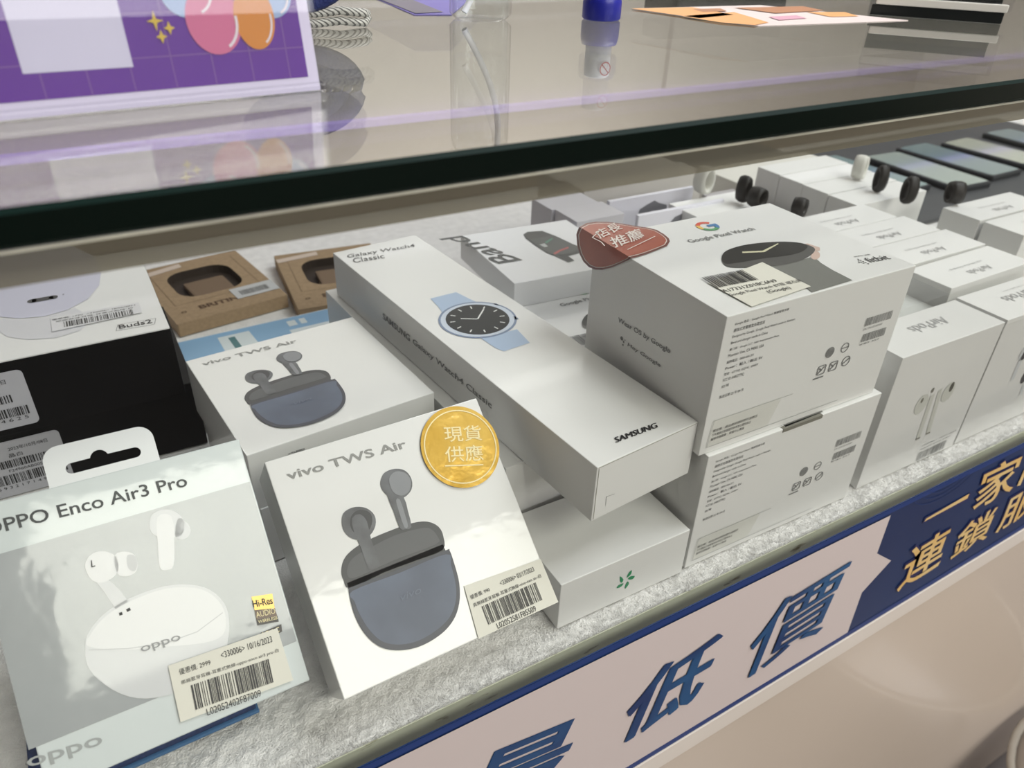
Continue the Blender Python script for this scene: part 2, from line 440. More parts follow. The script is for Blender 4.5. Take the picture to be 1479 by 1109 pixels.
# left side
Lf = F['left']
text('lettering', Lf, [('Wear OS by Google', *tp(Lf, c_, (207, 530), (420, 662), (210, 505)), .012, 0), ('Hey Google', *tp(Lf, c_, (246, 628), (380, 716), (250, 610)), .012, 0)], [grey])
a = Lf.pick(*c_(228, 597)); 
flat('assistant_dots', Lf, [(ell(a+Vector((-.0012, 0)), .0012, n=16), 0), (ell(a+Vector((.0008, -.0012)), .0007, n=12), 0), (ell(a+Vector((.0006, -.0032)), .0006, n=12), 0), (ell(a+Vector((.0018, .0004)), .0004, n=10), 0)], [grey])
# front print
Fr = F['front']
lines = ['Google 產品：Google Pixel Watch 無線智慧手錶', '連接式充電器及充電底座', 'Designed by Google. Google Pixel Watch made in Vietnam', 'Band and charger made in China', '進口商：Google LLC, 1600 Amphitheatre Pkwy,', 'Mountain View, CA 94043, USA', '服務電話：0800-666-321', 'Power：輸入 / 輸出 5V', '型號：GTT9Q, GQF4C, G943M', 'FCC ID: A4RGTT9Q', '台灣', '製造日期 22 年 09 月']
wid = [.66, .38, .78, .45, .62, .44, .33, .46, .42, .26, .09, .3]
def front_print(Fr, zf, parent):
    o = Fr.pick(*zf)
    its = []
    y = 0
    for k, (s, w) in enumerate(zip(lines, wid)):
        if k == 11: y -= .0028
        its.append((s, (o.x, o.y+y), (o.x+w*.052, o.y+y), (o.x, o.y+y+(.0019 if k % 2 else .0017)), 0, 0)); y -= .0034
    its += [(s, (o.x+.0005, Fr_b-k*.0026), (o.x+.031-.004*k, Fr_b-k*.0026), (o.x+.0005, Fr_b-k*.0026+.0018), 0, 0) for k, s in enumerate(('備註欄：商品資訊請詳閱外盒標示', '下午畫面示意圖僅供參考並以實物為主', '服務信箱聯繫：客服中心專線'))]
    text('fine_print', Fr, its, [ink])
Fr_b = .0128
front_print(Fr, q_(188, 140), pbox)
def marks(Fr):
    X, Y = .1005, .0235
    b1 = barcode('barcode', Fr, X+.003, Y+.0265, X+.0245, Y+.0315, grey, 7)
    barcode('barcode', Fr, X+.004, Y+.0165, X+.023, Y+.0215, grey, 8)
    text('fine_print', Fr, [('S/N 17331Z018C6N9', (X+.003, Y+.0240), (X+.018, Y+.0240), None, 0, 0), ('IMEI 357', (X+.004, Y+.0145), (X+.020, Y+.0145), (X+.004, Y+.0155), 0, 0)], [grey])
    pl = []
    x0 = .079
    for cx in (x0, x0+.0115):                          # fingerprint-like approval swirl and round check mark
        for r_ in ((.0032, .0024, .0016, .0008) if cx == x0 else (.003,)):
            pl += [(p, 0) for p in ring((cx+.002, Y+.0165), r_, .0005, 20)]
    pl += [(line((x0+.0108, Y+.0165), (x0+.0165, Y+.0165), .0006), 0)]
    for cx in (x0-.001, x0+.008):                      # square certification marks
        q = rrect(cx-.003, Y+.0035, cx+.0034, Y+.0095, .0012, 3); i2 = rrect(cx-.0024, Y+.0041, cx+.0028, Y+.0089, .0008, 3)
        pl += [([q[k], q[(k+1) % len(q)], i2[(k+1) % len(q)], i2[k]], 0) for k in range(len(q))]
        pl += [(line((cx-.0018, Y+.0048), (cx+.0020, Y+.0082), .0008), 0), (line((cx-.0018, Y+.0080), (cx+.0004, Y+.0058), .0008), 0)]
    pl += [(p, 0) for p in ring((x0+.0180, Y+.0070), .0032, .0006, 20)] + [(line((x0+.0158, Y+.0058), (x0+.0202, Y+.0084), .0007), 0)]
    pl += [(line((x0-.0055, Y+.0018), (x0+.0022, Y+.0018), .0009), 0)]
    flat('approval_marks', Fr, pl, [grey], .0003)
marks(Fr)
# clear seal on the lower edge
film = clear_mat('clear_seal', (.97, .97, .95), 1.4, .05, haze=.02, hazecol=(240, 240, 235), extra=.6)
flat('clear_seal', Fr, [([(.004, .0045), (.046, .0045), (.052, .0205), (.0055, .0205)], 0)], [film], .0005)
pl = [(line(a, b, .0003), 0) for a, b in (((.004, .0045), (.0055, .0205)), ((.004, .0045), (.1, .0045)), ((.0055, .0205), (.06, .0205)))]
flat('seal_edge', Fr, pl, [lgrey], .0006)
# red brown sticker folded over the back left corner
r_ = Z(820, 300, 5.688)
shape = [(78, 215), (95, 170), (150, 135), (230, 122), (330, 124), (450, 138), (560, 158), (660, 172), (730, 190), (790, 225), (828, 258), (838, 282), (818, 318), (755, 345), (660, 382), (580, 408), (510, 425), (440, 458), (370, 488), (290, 508), (230, 506), (180, 486), (135, 440), (105, 380), (84, 300)]
def fold(px, py, lift):
    a, b = T.pick(px, py), None
    if a.x >= 0: return T.P(a, lift)
    l = Lf.pick(px, py); return Lf.P(l, lift)
def folded(name, pts, m, lift):
    bm = bmesh.new()
    ps = [r_(*p) for p in pts]; top, side = [], []
    n = len(ps)
    for i in range(n):
        p, q = ps[i], ps[(i+1) % n]
        xp, xq = T.pick(*p).x, T.pick(*q).x
        (top if xp >= 0 else side).append(fold(*p, lift))
        if (xp >= 0) != (xq >= 0):
            t = xp/(xp-xq); m_ = (p[0]+(q[0]-p[0])*t, p[1]+(q[1]-p[1])*t)
            e = T.pick(*m_); c = T.P((0, e.y), lift)-Vector((lift, 0, 0)); top.append(c); side.append(c.copy())
    for poly in (top, side):
        if len(poly) > 2: bm.faces.new([bm.verts.new(v) for v in poly])
    bmesh.ops.remove_doubles(bm, verts=bm.verts[:], dist=1e-5)
    return obj(name, bm, m, pbox)
cen = (430, 300)
st_red = mat('sticker_red', (150, 62, 38), .3, coat=.5, rgb2=(168, 78, 50), scale=30); st_dark = mat('sticker_rim', (112, 48, 38), .3, coat=.5); st_white = mat('sticker_white', (226, 214, 206), .4)
def shrink(f, g=0): return [(cen[0]+(x-cen[0])*f, cen[1]+(y-cen[1])*(f-g)) for x, y in shape]
folded('red_sticker', shape, st_dark, .0006)
folded('sticker_line', shrink(.945, .025), st_white, .0008)
folded('sticker_field', shrink(.925, .035), st_red, .0010)
its = []
for s, a, b, c in (('店長', (268, 275), (455, 190), (205, 215)), ('推薦', (385, 350), (640, 262), (330, 268))):
    its.append((s, *tp(T, r_, a, b, c), .01, 0))
text('sticker_lettering', T, its, [st_white], .0013)
pl = [(line(*tp(T, r_, a, b), .0006), 0) for a, b in (((488, 362), (715, 252)), ((265, 205), (200, 262)), ((200, 262), (275, 300)), ((275, 300), (300, 330)))]
flat('sticker_underline', T, pl, [st_white], .0013)

# lower and rear watch boxes are the same product
def copy_watch(M, label, keep):
    r = dup(pbox, M, label)
    for c in list(r.children):
        if c.name.split('.')[0] not in keep: bpy.data.objects.remove(c)
    return r
KEEP = ('carton', 'emblem', 'lettering', 'logo_dots', 'watch_picture', 'assistant_dots', 'fine_print', 'approval_marks', 'clear_seal', 'seal_edge', 'barcode')
M2 = pose(.2447, .2105, ZS+.0001, -.0118)
low = copy_watch(M2, 'lower white watch box of the front stack, carrying the one with the red brown sticker', KEEP)
F2 = faces(M2, low, PW, PD, PH)
n0 = F2['front'].pick(1131, 621); n1 = F2['front'].pick(1188.6, 597.5)
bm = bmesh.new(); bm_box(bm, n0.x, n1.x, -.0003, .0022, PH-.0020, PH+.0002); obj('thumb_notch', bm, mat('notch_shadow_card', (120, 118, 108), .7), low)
G3 = Vector(on_z(838, 420, ZS+PH)) - Vector((g.x, g.y, 0))
M3 = pose(G3.x, G3.y, ZS+.0001, 0)
rearp = copy_watch(M3, 'white watch box lying behind the front stack, with the grey fitness band box on it', KEEP)

# ---- long box with the blue watch ----
f_ = Z(460, 300, 3.6975); i_ = Z(600, 540, 3.081)
M = pose(.1742, .2114, ZS+.0655, .0944)
W, D, H = .0662, .2864, .0329
lng, F = carton('long_watch_box', M, W, D, H, satin, 'long white watch box with a light blue watch printed on its lid')
T, Fr, Lf = F['top'], F['front'], F['left']
text('lettering', T, [('Galaxy Watch4', *tp(T, f_, (155, 275), (518, 215), (152, 252)), .004, 0), ('Classic', *tp(T, f_, (188, 296), (355, 270), (180, 272)), .004, 0)], [mat('dark_grey_ink', (80, 80, 82), .4)])
sm = tp(T, i_, (893, 308), (1078, 240), (885, 285))
text('lettering', T, [('SAMSUNG', sm[0]+Vector((q, 0)), sm[1]+Vector((q, 0)), sm[2]+Vector((q, 0)), 0, 0) for q in (0, .00025, -.00025)], [ink], .0003, None, .00003)
text('lettering', Lf, [('SAMSUNG', *tp(Lf, f_, (345, 592), (490, 715), (345, 560)), .02, 0), ('Galaxy Watch4 Classic', *tp(Lf, f_, (505, 732), (925, 1082), (505, 695)), .012, 0)], [grey])
c = T.pick(*f_(850, 597)); e = T.pick(*f_(1040, 597)); R0 = (T.pick(*f_(1024, 600))-c).length*.98
blue1 = mat('strap_blue_print', (168, 188, 214), .4); blue2 = mat('case_blue_print', (112, 130, 160), .35); blue3 = mat('bezel_pale_print', (196, 206, 220), .35); dl = mat('dial_black_print', (26, 30, 32), .5)
s1 = tp(T, f_, (598, 486), (735, 452), (815, 492), (880, 520), (780, 560), (660, 560), (640, 530))
s2 = tp(T, f_, (870, 700), (1060, 650), (1128, 722), (990, 768), (945, 750))
pls = [(s1, 0), (s2, 0), (ell(c, R0*1.24, R0*1.20), 1), (ell(c, R0*1.17, R0*1.12), 2), (ell(c, R0*1.08), 1), (ell(c, R0), 3)]
ux = Vector((1, 0)); 
for k in range(12):
    a = math.radians(30*k+12); d = Vector((math.cos(a), math.sin(a))); pls.append((line(c+d*R0*.72, c+d*R0*.88, .0008), 4))
hA = T.pick(*f_(760, 595)); hB = T.pick(*f_(882, 545))
pls += [(line(c, hA, .0009), 4), (line(c, hB, .0009), 4)]
for p in ((950, 520), (1052, 590)):
    k = T.pick(*f_(*p)); pls.append((rrect(k.x-.0012, k.y-.002, k.x+.0012, k.y+.002, .0006), 1))
flat('watch_picture', T, pls, [blue1, blue2, blue3, dl, mat('print_white', (226, 228, 226), .4)], .0002)
flat('fold_mark', Fr, [(line(*tp(Fr, i_, a, b), .0003), 0) for a, b in (((845, 585), (850, 545)), ((850, 545), (886, 532)))], [lgrey])
flat('end_flap', Fr, [(line((W*.0+.001, H*.985), (W-.001, H*.985), .0003), 0), (line((.0012, .001), (.0012, H-.001), .0003), 0)], [mat('flap_gap', (150, 148, 135), .6)])

# ---- box under the long box, and the green-mark box ----
M = pose(.1582, .2655, ZS+.0001, .066)
bm_l, F = carton('long_carton', M, .078, .243, .0649, white, 'plain white carton hidden beneath the long watch box')
M = pose(.1585, .2092, ZS+.0001, 0)
gb, F = carton('small_carton', M, .0827, .0535, .0321, white, 'small white box with a green leaf star mark, at the front beneath the long box')
Fr = F['front']
gm = mat('green_ink', (36, 142, 92), .4); pl = []
for pts in (((940, 905), (948, 885), (962, 872), (958, 890)), ((945, 912), (955, 900), (975, 898), (965, 912)), ((910, 900), (912, 925), (920, 925), (924, 912)), ((895, 952), (905, 938), (925, 930), (915, 945)), ((932, 955), (934, 938), (945, 922), (948, 935))):
    pl.append((smooth_closed(tp(Fr, i_, *pts), 4), 0))
flat('leaf_mark', Fr, pl, [gm])

# ---- earbud boxes with the dark case picture: one leaning, one flat, one beneath ----
b_ = Z(370, 560, 2.411); k_ = Z(560, 780, 3.371)
VW, VH = .108, .036
Mv = pose(.0452, .2022, -.2878, .0139, .7098, .0056) @ Matrix.Translation((0, 0, -VH))
vv, F = carton('earbud_box', Mv, VW, VW, VH, wrap, 'white earbud box leaning at the front, with a round gold sticker on its corner')
T = F['top']
slate = mat('case_slate_print', (78, 86, 104), .4, rgb2=(92, 102, 122), scale=28); slate_d = mat('case_edge_print', (62, 64, 74), .4); lid = mat('case_lid_print', (64, 64, 66), .4); lid2 = mat('case_inside_print', (84, 85, 87), .4); bud = mat('bud_print', (74, 74, 76), .4, rgb2=(108, 110, 114), scale=60); bud2 = mat('bud_light_print', (132, 134, 138), .4)
text('lettering', T, [('vivo TWS Air', *tp(T, b_, (112, 322), (526, 208), (100, 292)), .016, 0)], [mat('silver_ink', (140, 140, 137), .35)])
lidp = tp(T, b_, (328, 698), (304, 670), (296, 640), (304, 600), (330, 568), (380, 535), (460, 500), (540, 472), (595, 466), (635, 484), (652, 520), (648, 565), (560, 600), (440, 645))
lidi = tp(T, b_, (322, 660), (318, 625), (340, 590), (400, 555), (480, 515), (560, 492), (605, 490), (632, 520), (625, 545), (480, 600), (360, 655))
bodp = tp(T, b_, (322, 702), (330, 694), (500, 630), (660, 566), (672, 566), (688, 610), (706, 680), (706, 750), (685, 810), (640, 860), (570, 900), (500, 914), (435, 904), (385, 865), (350, 810), (330, 750))
bodi = tp(T, b_, (334, 708), (500, 644), (660, 580), (678, 620), (694, 690), (692, 750), (670, 802), (625, 845), (565, 880), (500, 894), (440, 884), (395, 845), (360, 790), (342, 745))
h1 = tp(T, b_, (298, 455), (310, 430), (345, 415), (385, 420), (412, 445), (415, 480), (395, 515), (360, 530), (325, 520), (302, 492))
h1b = tp(T, b_, (326, 470), (335, 440), (362, 425), (395, 435), (404, 465), (390, 500), (362, 512), (336, 500))
st1 = tp(T, b_, (333, 455), (360, 440), (385, 465), (400, 530), (430, 615), (415, 625), (390, 628), (365, 560), (340, 500))
h2 = tp(T, b_, (434, 320), (448, 295), (485, 282), (520, 290), (541, 320), (540, 355), (515, 382), (480, 388), (448, 368), (434, 345))
h2b = tp(T, b_, (462, 318), (485, 292), (520, 298), (538, 325), (532, 360), (505, 376), (475, 362))
st2 = tp(T, b_, (455, 372), (478, 386), (512, 380), (528, 430), (540, 485), (520, 492), (500, 490), (478, 430))
st2b = tp(T, b_, (486, 392), (500, 390), (520, 450), (528, 484), (515, 486), (496, 430))
pc = flat('earbud_picture', T, [(tp(T, b_, (316, 680), (650, 545), (664, 578), (326, 712)), 0), (smooth_closed(lidp, 3), 0), (smooth_closed(lidi, 3), 1), (smooth_closed(h1, 3), 2), (smooth_closed(h1b, 3), 3), (smooth_closed(st1, 2), 4), (smooth_closed(h2, 3), 2), (smooth_closed(h2b, 3), 5), (smooth_closed(st2, 2), 4), (smooth_closed(st2b, 2), 5), (smooth_closed(bodp, 4), 6), (smooth_closed(bodi, 4), 7)],
          [lid, lid2, bud, mat('bud_dark_print', (58, 58, 60), .4), bud, bud2, slate_d, slate], .0002)
text('lettering', T, [('vivo', *tp(T, b_, (498, 745), (572, 715), (500, 720)), .0, 0)], [mat('faint_ink', (98, 106, 124), .4)], .0009)
# gold sticker
gc = T.pick(*b_(710, 206)); gR = (T.pick(*b_(845, 200))-T.pick(*b_(575, 212))).length/2
goldm = mat('gold_foil', (196, 152, 40), .25, coat=.6, metal=.35, rgb2=(214, 178, 84), scale=22, bump=.5, bscale=90)
cream = mat('cream_ink', (240, 226, 176), .4)
bm = bmesh.new()
top = [bm.verts.new(T.P(p, .0012)) for p in ell(gc, gR, gR*1.03, 56)]; bot = [bm.verts.new(T.P(p, .0006)) for p in ell(gc, gR, gR*1.03, 56)]
bm.faces.new(top)
for i in range(56): bm.faces.new((bot[i], bot[(i+1) % 56], top[(i+1) % 56], top[i]))
gs = obj('gold_sticker', bm, goldm, vv)
flat('sticker_ring', T, [(p, 0) for p in ring(gc, gR*.93, gR*.03, 56)], [cream], .0014)
text('sticker_lettering', T, [('現貨', *tp(T, b_, (655, 192), (785, 185), (648, 138)), .004, 0), ('供應', *tp(T, b_, (658, 262), (790, 255), (652, 206)), .004, 0)], [cream], .0014)
flat('sticker_underline', T, [(line(*tp(T, b_, (655, 274), (788, 270)), .0006), 0)], [cream], .0014)
# price label
flat('price_label', T, [(tp(T, k_, (440, 480), (828, 302), (742, 92), (370, 225)), 0)], [label_paper], .0007)
def label_rows(T, zf, r, rows, seed, bw):
    a, b = tp(T, zf, *r); f2, L = T.sub(a, b)
    barcode('barcode', f2, 0, 0, L, bw, ink, seed, .0010)
    text('lettering', f2, [(s, (L*x0, y), (L*x1, y), (L*x0, y+h), 0, 0) for s, x0, x1, y, h in rows], [ink], .0010)
label_rows(T, k_, ((488, 412), (752, 290)), [('優惠價: 990', -.12, .22, .0135, .0020), ('<330006> 03/17/2023', .42, 1.05, .0138, .0022), ('真無線藍芽耳機-耳塞式無線-vivo-tws air-白', -.12, 1.12, .0098, .0018), ('L02052581F85509', .12, .83, -.0035, .0026)], 5, .0088)
# flat copy standing behind, on another one
KV = ('carton', 'lettering', 'earbud_picture')
def copy_bud(M, label, keep):
    r = dup(vv, M, label)
    for c in list(r.children):
        if c.name.split('.')[0] not in keep: bpy.data.objects.remove(c)
        elif c.name.startswith('lettering') and len(c.data.vertices) > 1500 and c.data.materials[0] == ink: bpy.data.objects.remove(c)
    return r
Mf = pose(.0416, .3235, ZS+.0395, .0904)
fl = copy_bud(Mf, 'white earbud box lying flat behind the leaning box with the gold sticker', KV)
for c in list(fl.children):
    if c.type == 'MESH' and c.data.materials and c.data.materials[0] == ink: bpy.data.objects.remove(c)
FF = faces(Mf, fl, VW, VW, VH)
x_ = Z(240, 440, 4.62)
text('lettering', FF['front'], [('vivo TWS Air 真無線藍芽耳機', *tp(FF['front'], x_, (815, 1000), (925, 968), (812, 985)), .01, 0)], [ink])
barcode('barcode', FF['front'], .052, .018, .098, .024, ink, 12)
Mf2 = pose(.0432, .3230, ZS+.0001, .0804)
lo2 = empty('earbud_box', Mf2, 'lower white earbud box, beneath the flat one behind the gold sticker box', 'box')
box('carton', (0, VW, 0, VW, 0, .0392), wrap, lo2, .0005)

# ---- wrapped box with hanging tab, leaning at the left ----
a_ = Z(0, 600, 2.178); j_ = Z(120, 900, 3.361)
OT = .032
Mo = pose(-.0636, .2146, -.2843, .1032, .8207, -.072) @ Matrix.Translation((0, 0, -OT))
OW, OH = .0998, .110
pale_card = mat('pale_grey_wrapped_card', (204, 212, 212), .35, coat=.8, bump=.22, bscale=36)
op, F = carton('earbud_box', Mo, OW, OH, OT, pale_card, 'pale grey earbud box with a white hanging tab, leaning at the left front')
T = F['top']
photo = mat('grey_photo_print', (148, 153, 155), .35, coat=.8, rgb2=(162, 166, 168), scale=9, bump=.3, bscale=34)
q4 = tp(T, a_, (785, 208), (925, 745), (90, 1052), (-60, 425))
q4[3] = Vector((q4[2].x, q4[0].y)); q4[1] = Vector((q4[0].x, q4[2].y))
flat('picture_field', T, [(q4, 0)], [photo], .0002)
OPI = mat('charcoal_ink', (52, 56, 58), .4)
text('lettering', T, [('OPPO Enco Air3 Pro', *tp(T, a_, (-50, 382), (592, 222), (-62, 340)), .012, 0)], [OPI])
text('lettering', T, [('oppo', *tp(T, a_, (92, 1120), (328, 1045), (82, 1080)), .012, 0)], [mat('silver_grey_ink', (156, 160, 160), .35)])
budw = mat('white_bud_print', (212, 213, 214), .35, coat=.4); budsh = mat('white_bud_shade_print', (186, 188, 190), .35, coat=.4)
case_o = tp(T, a_, (268, 735), (275, 690), (310, 640), (360, 600), (430, 565), (520, 536), (600, 532), (660, 548), (705, 590), (720, 640), (718, 700), (700, 760), (640, 830), (560, 870), (460, 890), (380, 875), (310, 830), (275, 785))
case_i = tp(T, a_, (276, 725), (284, 690), (318, 645), (368, 606), (435, 573), (520, 545), (600, 541), (655, 556), (695, 594), (710, 640), (700, 690), (640, 715), (500, 728), (380, 738))
seam_p = tp(T, a_, (280, 737), (400, 733), (520, 716), (620, 680), (700, 620))
l_head = tp(T, a_, (268, 480), (275, 450), (300, 430), (335, 428), (365, 445), (372, 480), (360, 505), (325, 525), (290, 518))
l_tip = tp(T, a_, (360, 440), (395, 428), (425, 440), (433, 470), (425, 495), (395, 506), (368, 495))
l_tip2 = tp(T, a_, (400, 440), (425, 442), (432, 470), (422, 490), (402, 478))
l_stem = tp(T, a_, (300, 515), (345, 520), (385, 560), (415, 605), (410, 622), (378, 625), (355, 595), (325, 550))
r_head = tp(T, a_, (470, 340), (480, 310), (515, 296), (550, 302), (575, 325), (578, 360), (560, 382), (500, 382), (475, 365))
r_tip = tp(T, a_, (560, 325), (585, 335), (600, 360), (590, 384), (565, 390), (550, 375))
r_stem = tp(T, a_, (495, 320), (540, 318), (548, 400), (546, 470), (525, 486), (502, 476), (496, 400))
pls = [(smooth_closed(case_o, 3), 0), (smooth_closed(case_i, 3), 1), (smooth_closed(r_tip, 3), 0), (smooth_closed(r_head, 3), 0), (smooth_closed(r_stem, 3), 1), (smooth_closed(l_stem, 3), 0), (smooth_closed(l_head, 3), 1), (smooth_closed(l_tip, 3), 1), (smooth_closed(l_tip2, 3), 2)]
pls += [(line(seam_p[i], seam_p[i+1], .0004), 2) for i in range(4)]
pls += [(line(*tp(T, a_, (375, 625), (385, 622)), .0012), 3), (line(*tp(T, a_, (398, 614), (410, 608)), .0012), 3)]
flat('earbud_picture', T, pls, [mat('white_case_print', (203, 205, 207), .35, coat=.5), mat('white_case_light_print', (216, 217, 218), .35, coat=.5), budsh, ink], .0004)
text('lettering', T, [('oppo', *tp(T, a_, (448, 752), (572, 712), (440, 728)), .006, 0)], [mat('silver_ink_mid', (138, 140, 142), .3)], .0009)
text('lettering', T, [('L', *tp(T, a_, (288, 478), (300, 475), (286, 456)), .01, 0)], [ink], .0009)
hg = mat('badge_gold', (214, 178, 96), .3, metal=.3); hb = mat('badge_brown', (112, 92, 76), .35); hk = mat('badge_black', (44, 40, 38), .35)
flat('audio_badge', T, [(tp(T, a_, (790, 570), (856, 560), (864, 608), (800, 612)), 0), (tp(T, a_, (800, 612), (864, 606), (872, 632), (806, 642)), 1), (tp(T, a_, (806, 642), (872, 630), (876, 648), (810, 660)), 2), (tp(T, a_, (818, 684), (884, 656), (887, 680), (822, 706)), 2)], [hg, hb, hk], .0006)
text('lettering', T, [('Hi-Res', *tp(T, a_, (797, 604), (858, 592), (792, 582)), .01, 0), ('AUDIO', *tp(T, a_, (806, 636), (866, 622), (802, 618)), .0, 1), ('WIRELESS', *tp(T, a_, (812, 654), (872, 640), (810, 644)), .01, 1), ('LDAC', *tp(T, a_, (826, 698), (878, 680), (824, 682)), .01, 1)], [ink, cream], .0010)
lbm = flat('price_label', T, [(tp(T, j_, (412, 205), (940, 22), (1018, 275), (472, 478)), 0)], [label_paper], .0012)
def lift_rows():
    a, b = tp(T, j_, (545, 418), (928, 282)); f2, L = T.sub(a, b)
    barcode('barcode', f2, 0, 0, L, .0098, ink, 9, .0015)
    rows = [('優惠價: 2999', -.10, .28, .0150, .0024), ('<330006> 10/16/2023', .42, 1.08, .0160, .0026), ('原廠藍芽耳機-耳塞式無線-oppo-enco air3 pro-白', -.10, 1.13, .0110, .0018), ('L02052402F87009', .12, .80, -.0038, .0028)]
    text('lettering', f2, [(s, (L*x0, y), (L*x1, y), (L*x0, y+h), 0, 0) for s, x0, x1, y, h in rows], [ink], .0015)
lift_rows()
# hanging tab: plate with a hanger hole, rising from the top edge
tabm = mat('white_tab', (226, 229, 230), .35, coat=.3)
bm = bmesh.new()
tb = F['top']
TL, TR, BR_, BL_ = tp(tb, a_, (130, 105), (470, 20), (500, 130), (152, 215))
ox0, ox1, oy0, oy1 = min(BL_.x, TL.x), max(BR_.x, TR.x), OH-.0002, max(TL.y, TR.y)-.0008
zc = OT-.0002
cxh = (ox0+ox1)/2
hole = []
hx0, hx1 = cxh-(ox1-ox0)*.33, cxh+(ox1-ox0)*.35; hyc = oy0+(oy1-oy0)*.36; hr = (oy1-oy0)*.135
for a in range(90, 271, 20): hole.append((hx0+hr+hr*math.cos(math.radians(a)), hyc+hr*math.sin(math.radians(a))))
for a in range(-90, 91, 20): hole.append((hx1-hr+hr*math.cos(math.radians(a)), hyc+hr*math.sin(math.radians(a))))
for a in range(20, 161, 14): hole.append((cxh-.001+hr*1.6*math.cos(math.radians(a)), hyc+hr*.45+hr*1.75*math.sin(math.radians(a))))
outl = [(ox0, oy0), (ox1, oy0)]
rc = .006
for a in range(0, 91, 15): outl.append((ox1-rc+rc*math.cos(math.radians(a)), oy1-rc+rc*math.sin(math.radians(a))))
for a in range(90, 181, 15): outl.append((ox0+rc+rc*math.cos(math.radians(a)), oy1-rc+rc*math.sin(math.radians(a))))
def loop_edges(pts, z):
    v = [bm.verts.new((x, y, z)) for x, y in pts]
    return v, [bm.edges.new((v[i], v[(i+1) % len(v)])) for i in range(len(v))]
v1, e1 = loop_edges(outl, zc); v2, e2 = loop_edges(hole, zc)
bmesh.ops.triangle_fill(bm, edges=e1+e2, use_beauty=True)
r = bmesh.ops.extrude_face_region(bm, geom=bm.faces[:])
for v in [g_ for g_ in r['geom'] if isinstance(g_, bmesh.types.BMVert)]: v.co.z -= .0006
bmesh.ops.recalc_face_normals(bm, faces=bm.faces[:])
obj('hanging_tab', bm, tabm, op)
# blue booklet the box leans on
p0 = on_z(375, 1037, ZS); p1 = on_z(210, 1109, ZS)
bk = empty('blue_case', pose(-.075, p0.y+.0005, ZS+.0001, .02), 'dark blue woven case lying under the pale grey earbud box', 'case')
bw = p0.x+.075
navy = mat('navy_weave', (42, 58, 98), .7, var=.25, scale=500); bmid = mat('blue_edge', (70, 112, 156), .5)
box('cover', (0, bw, 0, .075, .0040, .0085), navy, bk, .0012)
box('edge_band', (.001, bw+.0008, -.0012, .0745, .0020, .0042), bmid, bk, .0008)
box('tray', (.001, bw-.001, .0008, .074, 0, .0021), black_card, bk, .0004)

# ---- black earbud boxes at the left ----
g_ = Z(0, 330, 3.6975); h_ = Z(0, 500, 4.622)
BW = .125
M = pose(-.0963, .4400, ZS+.0486, 0)
bb, F = carton('earbud_box', M, BW, .1060, .0454, black_card, 'black earbud box with a white picture lid, top one of the stack at the left')
T, Fr = F['top'], F['front']
box('white_lid', (.0003, BW-.0003, .0003, .1057, .0452, .0462), satin, bb, .0003)
T = Frame(M, bb, (0, 0, .0462), (1, 0, 0), (0, 1, 0))
lil = mat('lilac_case_print', (196, 196, 214), .3, coat=.3); lil2 = mat('lilac_shadow_print', (208, 208, 212), .35)
cc = tp(T, g_, (0, 150), (545, 235), (535, 300), (470, 380), (360, 440), (240, 475), (100, 487), (-10, 480))
sh = tp(T, g_, (-10, 480), (100, 487), (240, 475), (400, 425), (500, 480), (430, 545), (300, 585), (150, 595), (40, 580), (-10, 545))
cc2 = [p for p in tp(T, g_, (-40, 470), (100, 482), (240, 470), (360, 436), (470, 378), (530, 305), (540, 235), (500, 150), (380, 90), (-40, 90))]
flat('earbud_picture', T, [(sh, 0), (cc2, 1)], [lil2, lil], .0002)
sl = tp(T, g_, (172, 390), (286, 370))
dd = (sl[1]-sl[0]).normalized()*.0012
flat('port_picture', T, [(line(sl[0]-dd*0, sl[1], .0052), 0), (ell(sl[0], .0026, n=18), 0), (ell(sl[1], .0026, n=18), 0), (ell(T.pick(*g_(339, 355)), .0005, n=10), 0)], [ink], .0005)
text('lettering', T, [('Buds2', *tp(T, g_, (638, 538), (815, 505), (632, 518)), .01, 0)], [ink])
bx = tp(T, g_, (620, 548), (826, 512), (832, 480), (630, 515)); 
flat('name_frame', T, [(line(bx[i], bx[(i+1) % 4], .0003), 0) for i in range(4)], [grey])
flat('price_label', T, [(tp(T, g_, (280, 556), (760, 452), (742, 398), (270, 480)), 0)], [mat('clear_label', (214, 214, 216), .3)], .0006)
a, b = tp(T, g_, (345, 532), (720, 462)); f2, L = T.sub(a, b)
barcode('barcode', f2, 0, 0, L, .0070, ink, 21, .0008)
text('lettering', f2, [('優惠價: 1790  <330006> 10/06/2023', (-.006, .0115), (L*1.05, .0115), (-.006, .0135), .0, 0), ('原廠藍芽耳機-耳塞式無線-白', (-.004, .0083), (L*1.0, .0083), (-.004, .0101), .0, 0)], [ink], .0008)
# label on the black front of the upper box
lpaper = mat('silver_label', (186, 186, 192), .5)
Frf = F['front']
def side_label(fr, zf, corners_, rows, bars, name='paper_label'):
    a = tp(fr, zf, *corners_)           # right top, right bottom
    x1 = a[0].x; yT, yB = a[0].y, a[1].y
    x0 = max(.001, x1-.06)
    flat(name, fr, [(rrect(x0, yB, x1, yT, .003), 0)], [lpaper], .0003)
    for k, (y0, y1, xa, xb) in enumerate(bars): barcode('barcode', fr, x0+(x1-x0)*xa, yB+(yT-yB)*y0, x0+(x1-x0)*xb, yB+(yT-yB)*y1, ink, 30+k, .0005)
    text('lettering', fr, [(s, (x0+(x1-x0)*xa, yB+(yT-yB)*y0), (x0+(x1-x0)*xb, yB+(yT-yB)*y0), (x0+(x1-x0)*xa, yB+(yT-yB)*(y0+h)), 0, 0) for s, xa, xb, y0, h in rows], [ink], .0005)
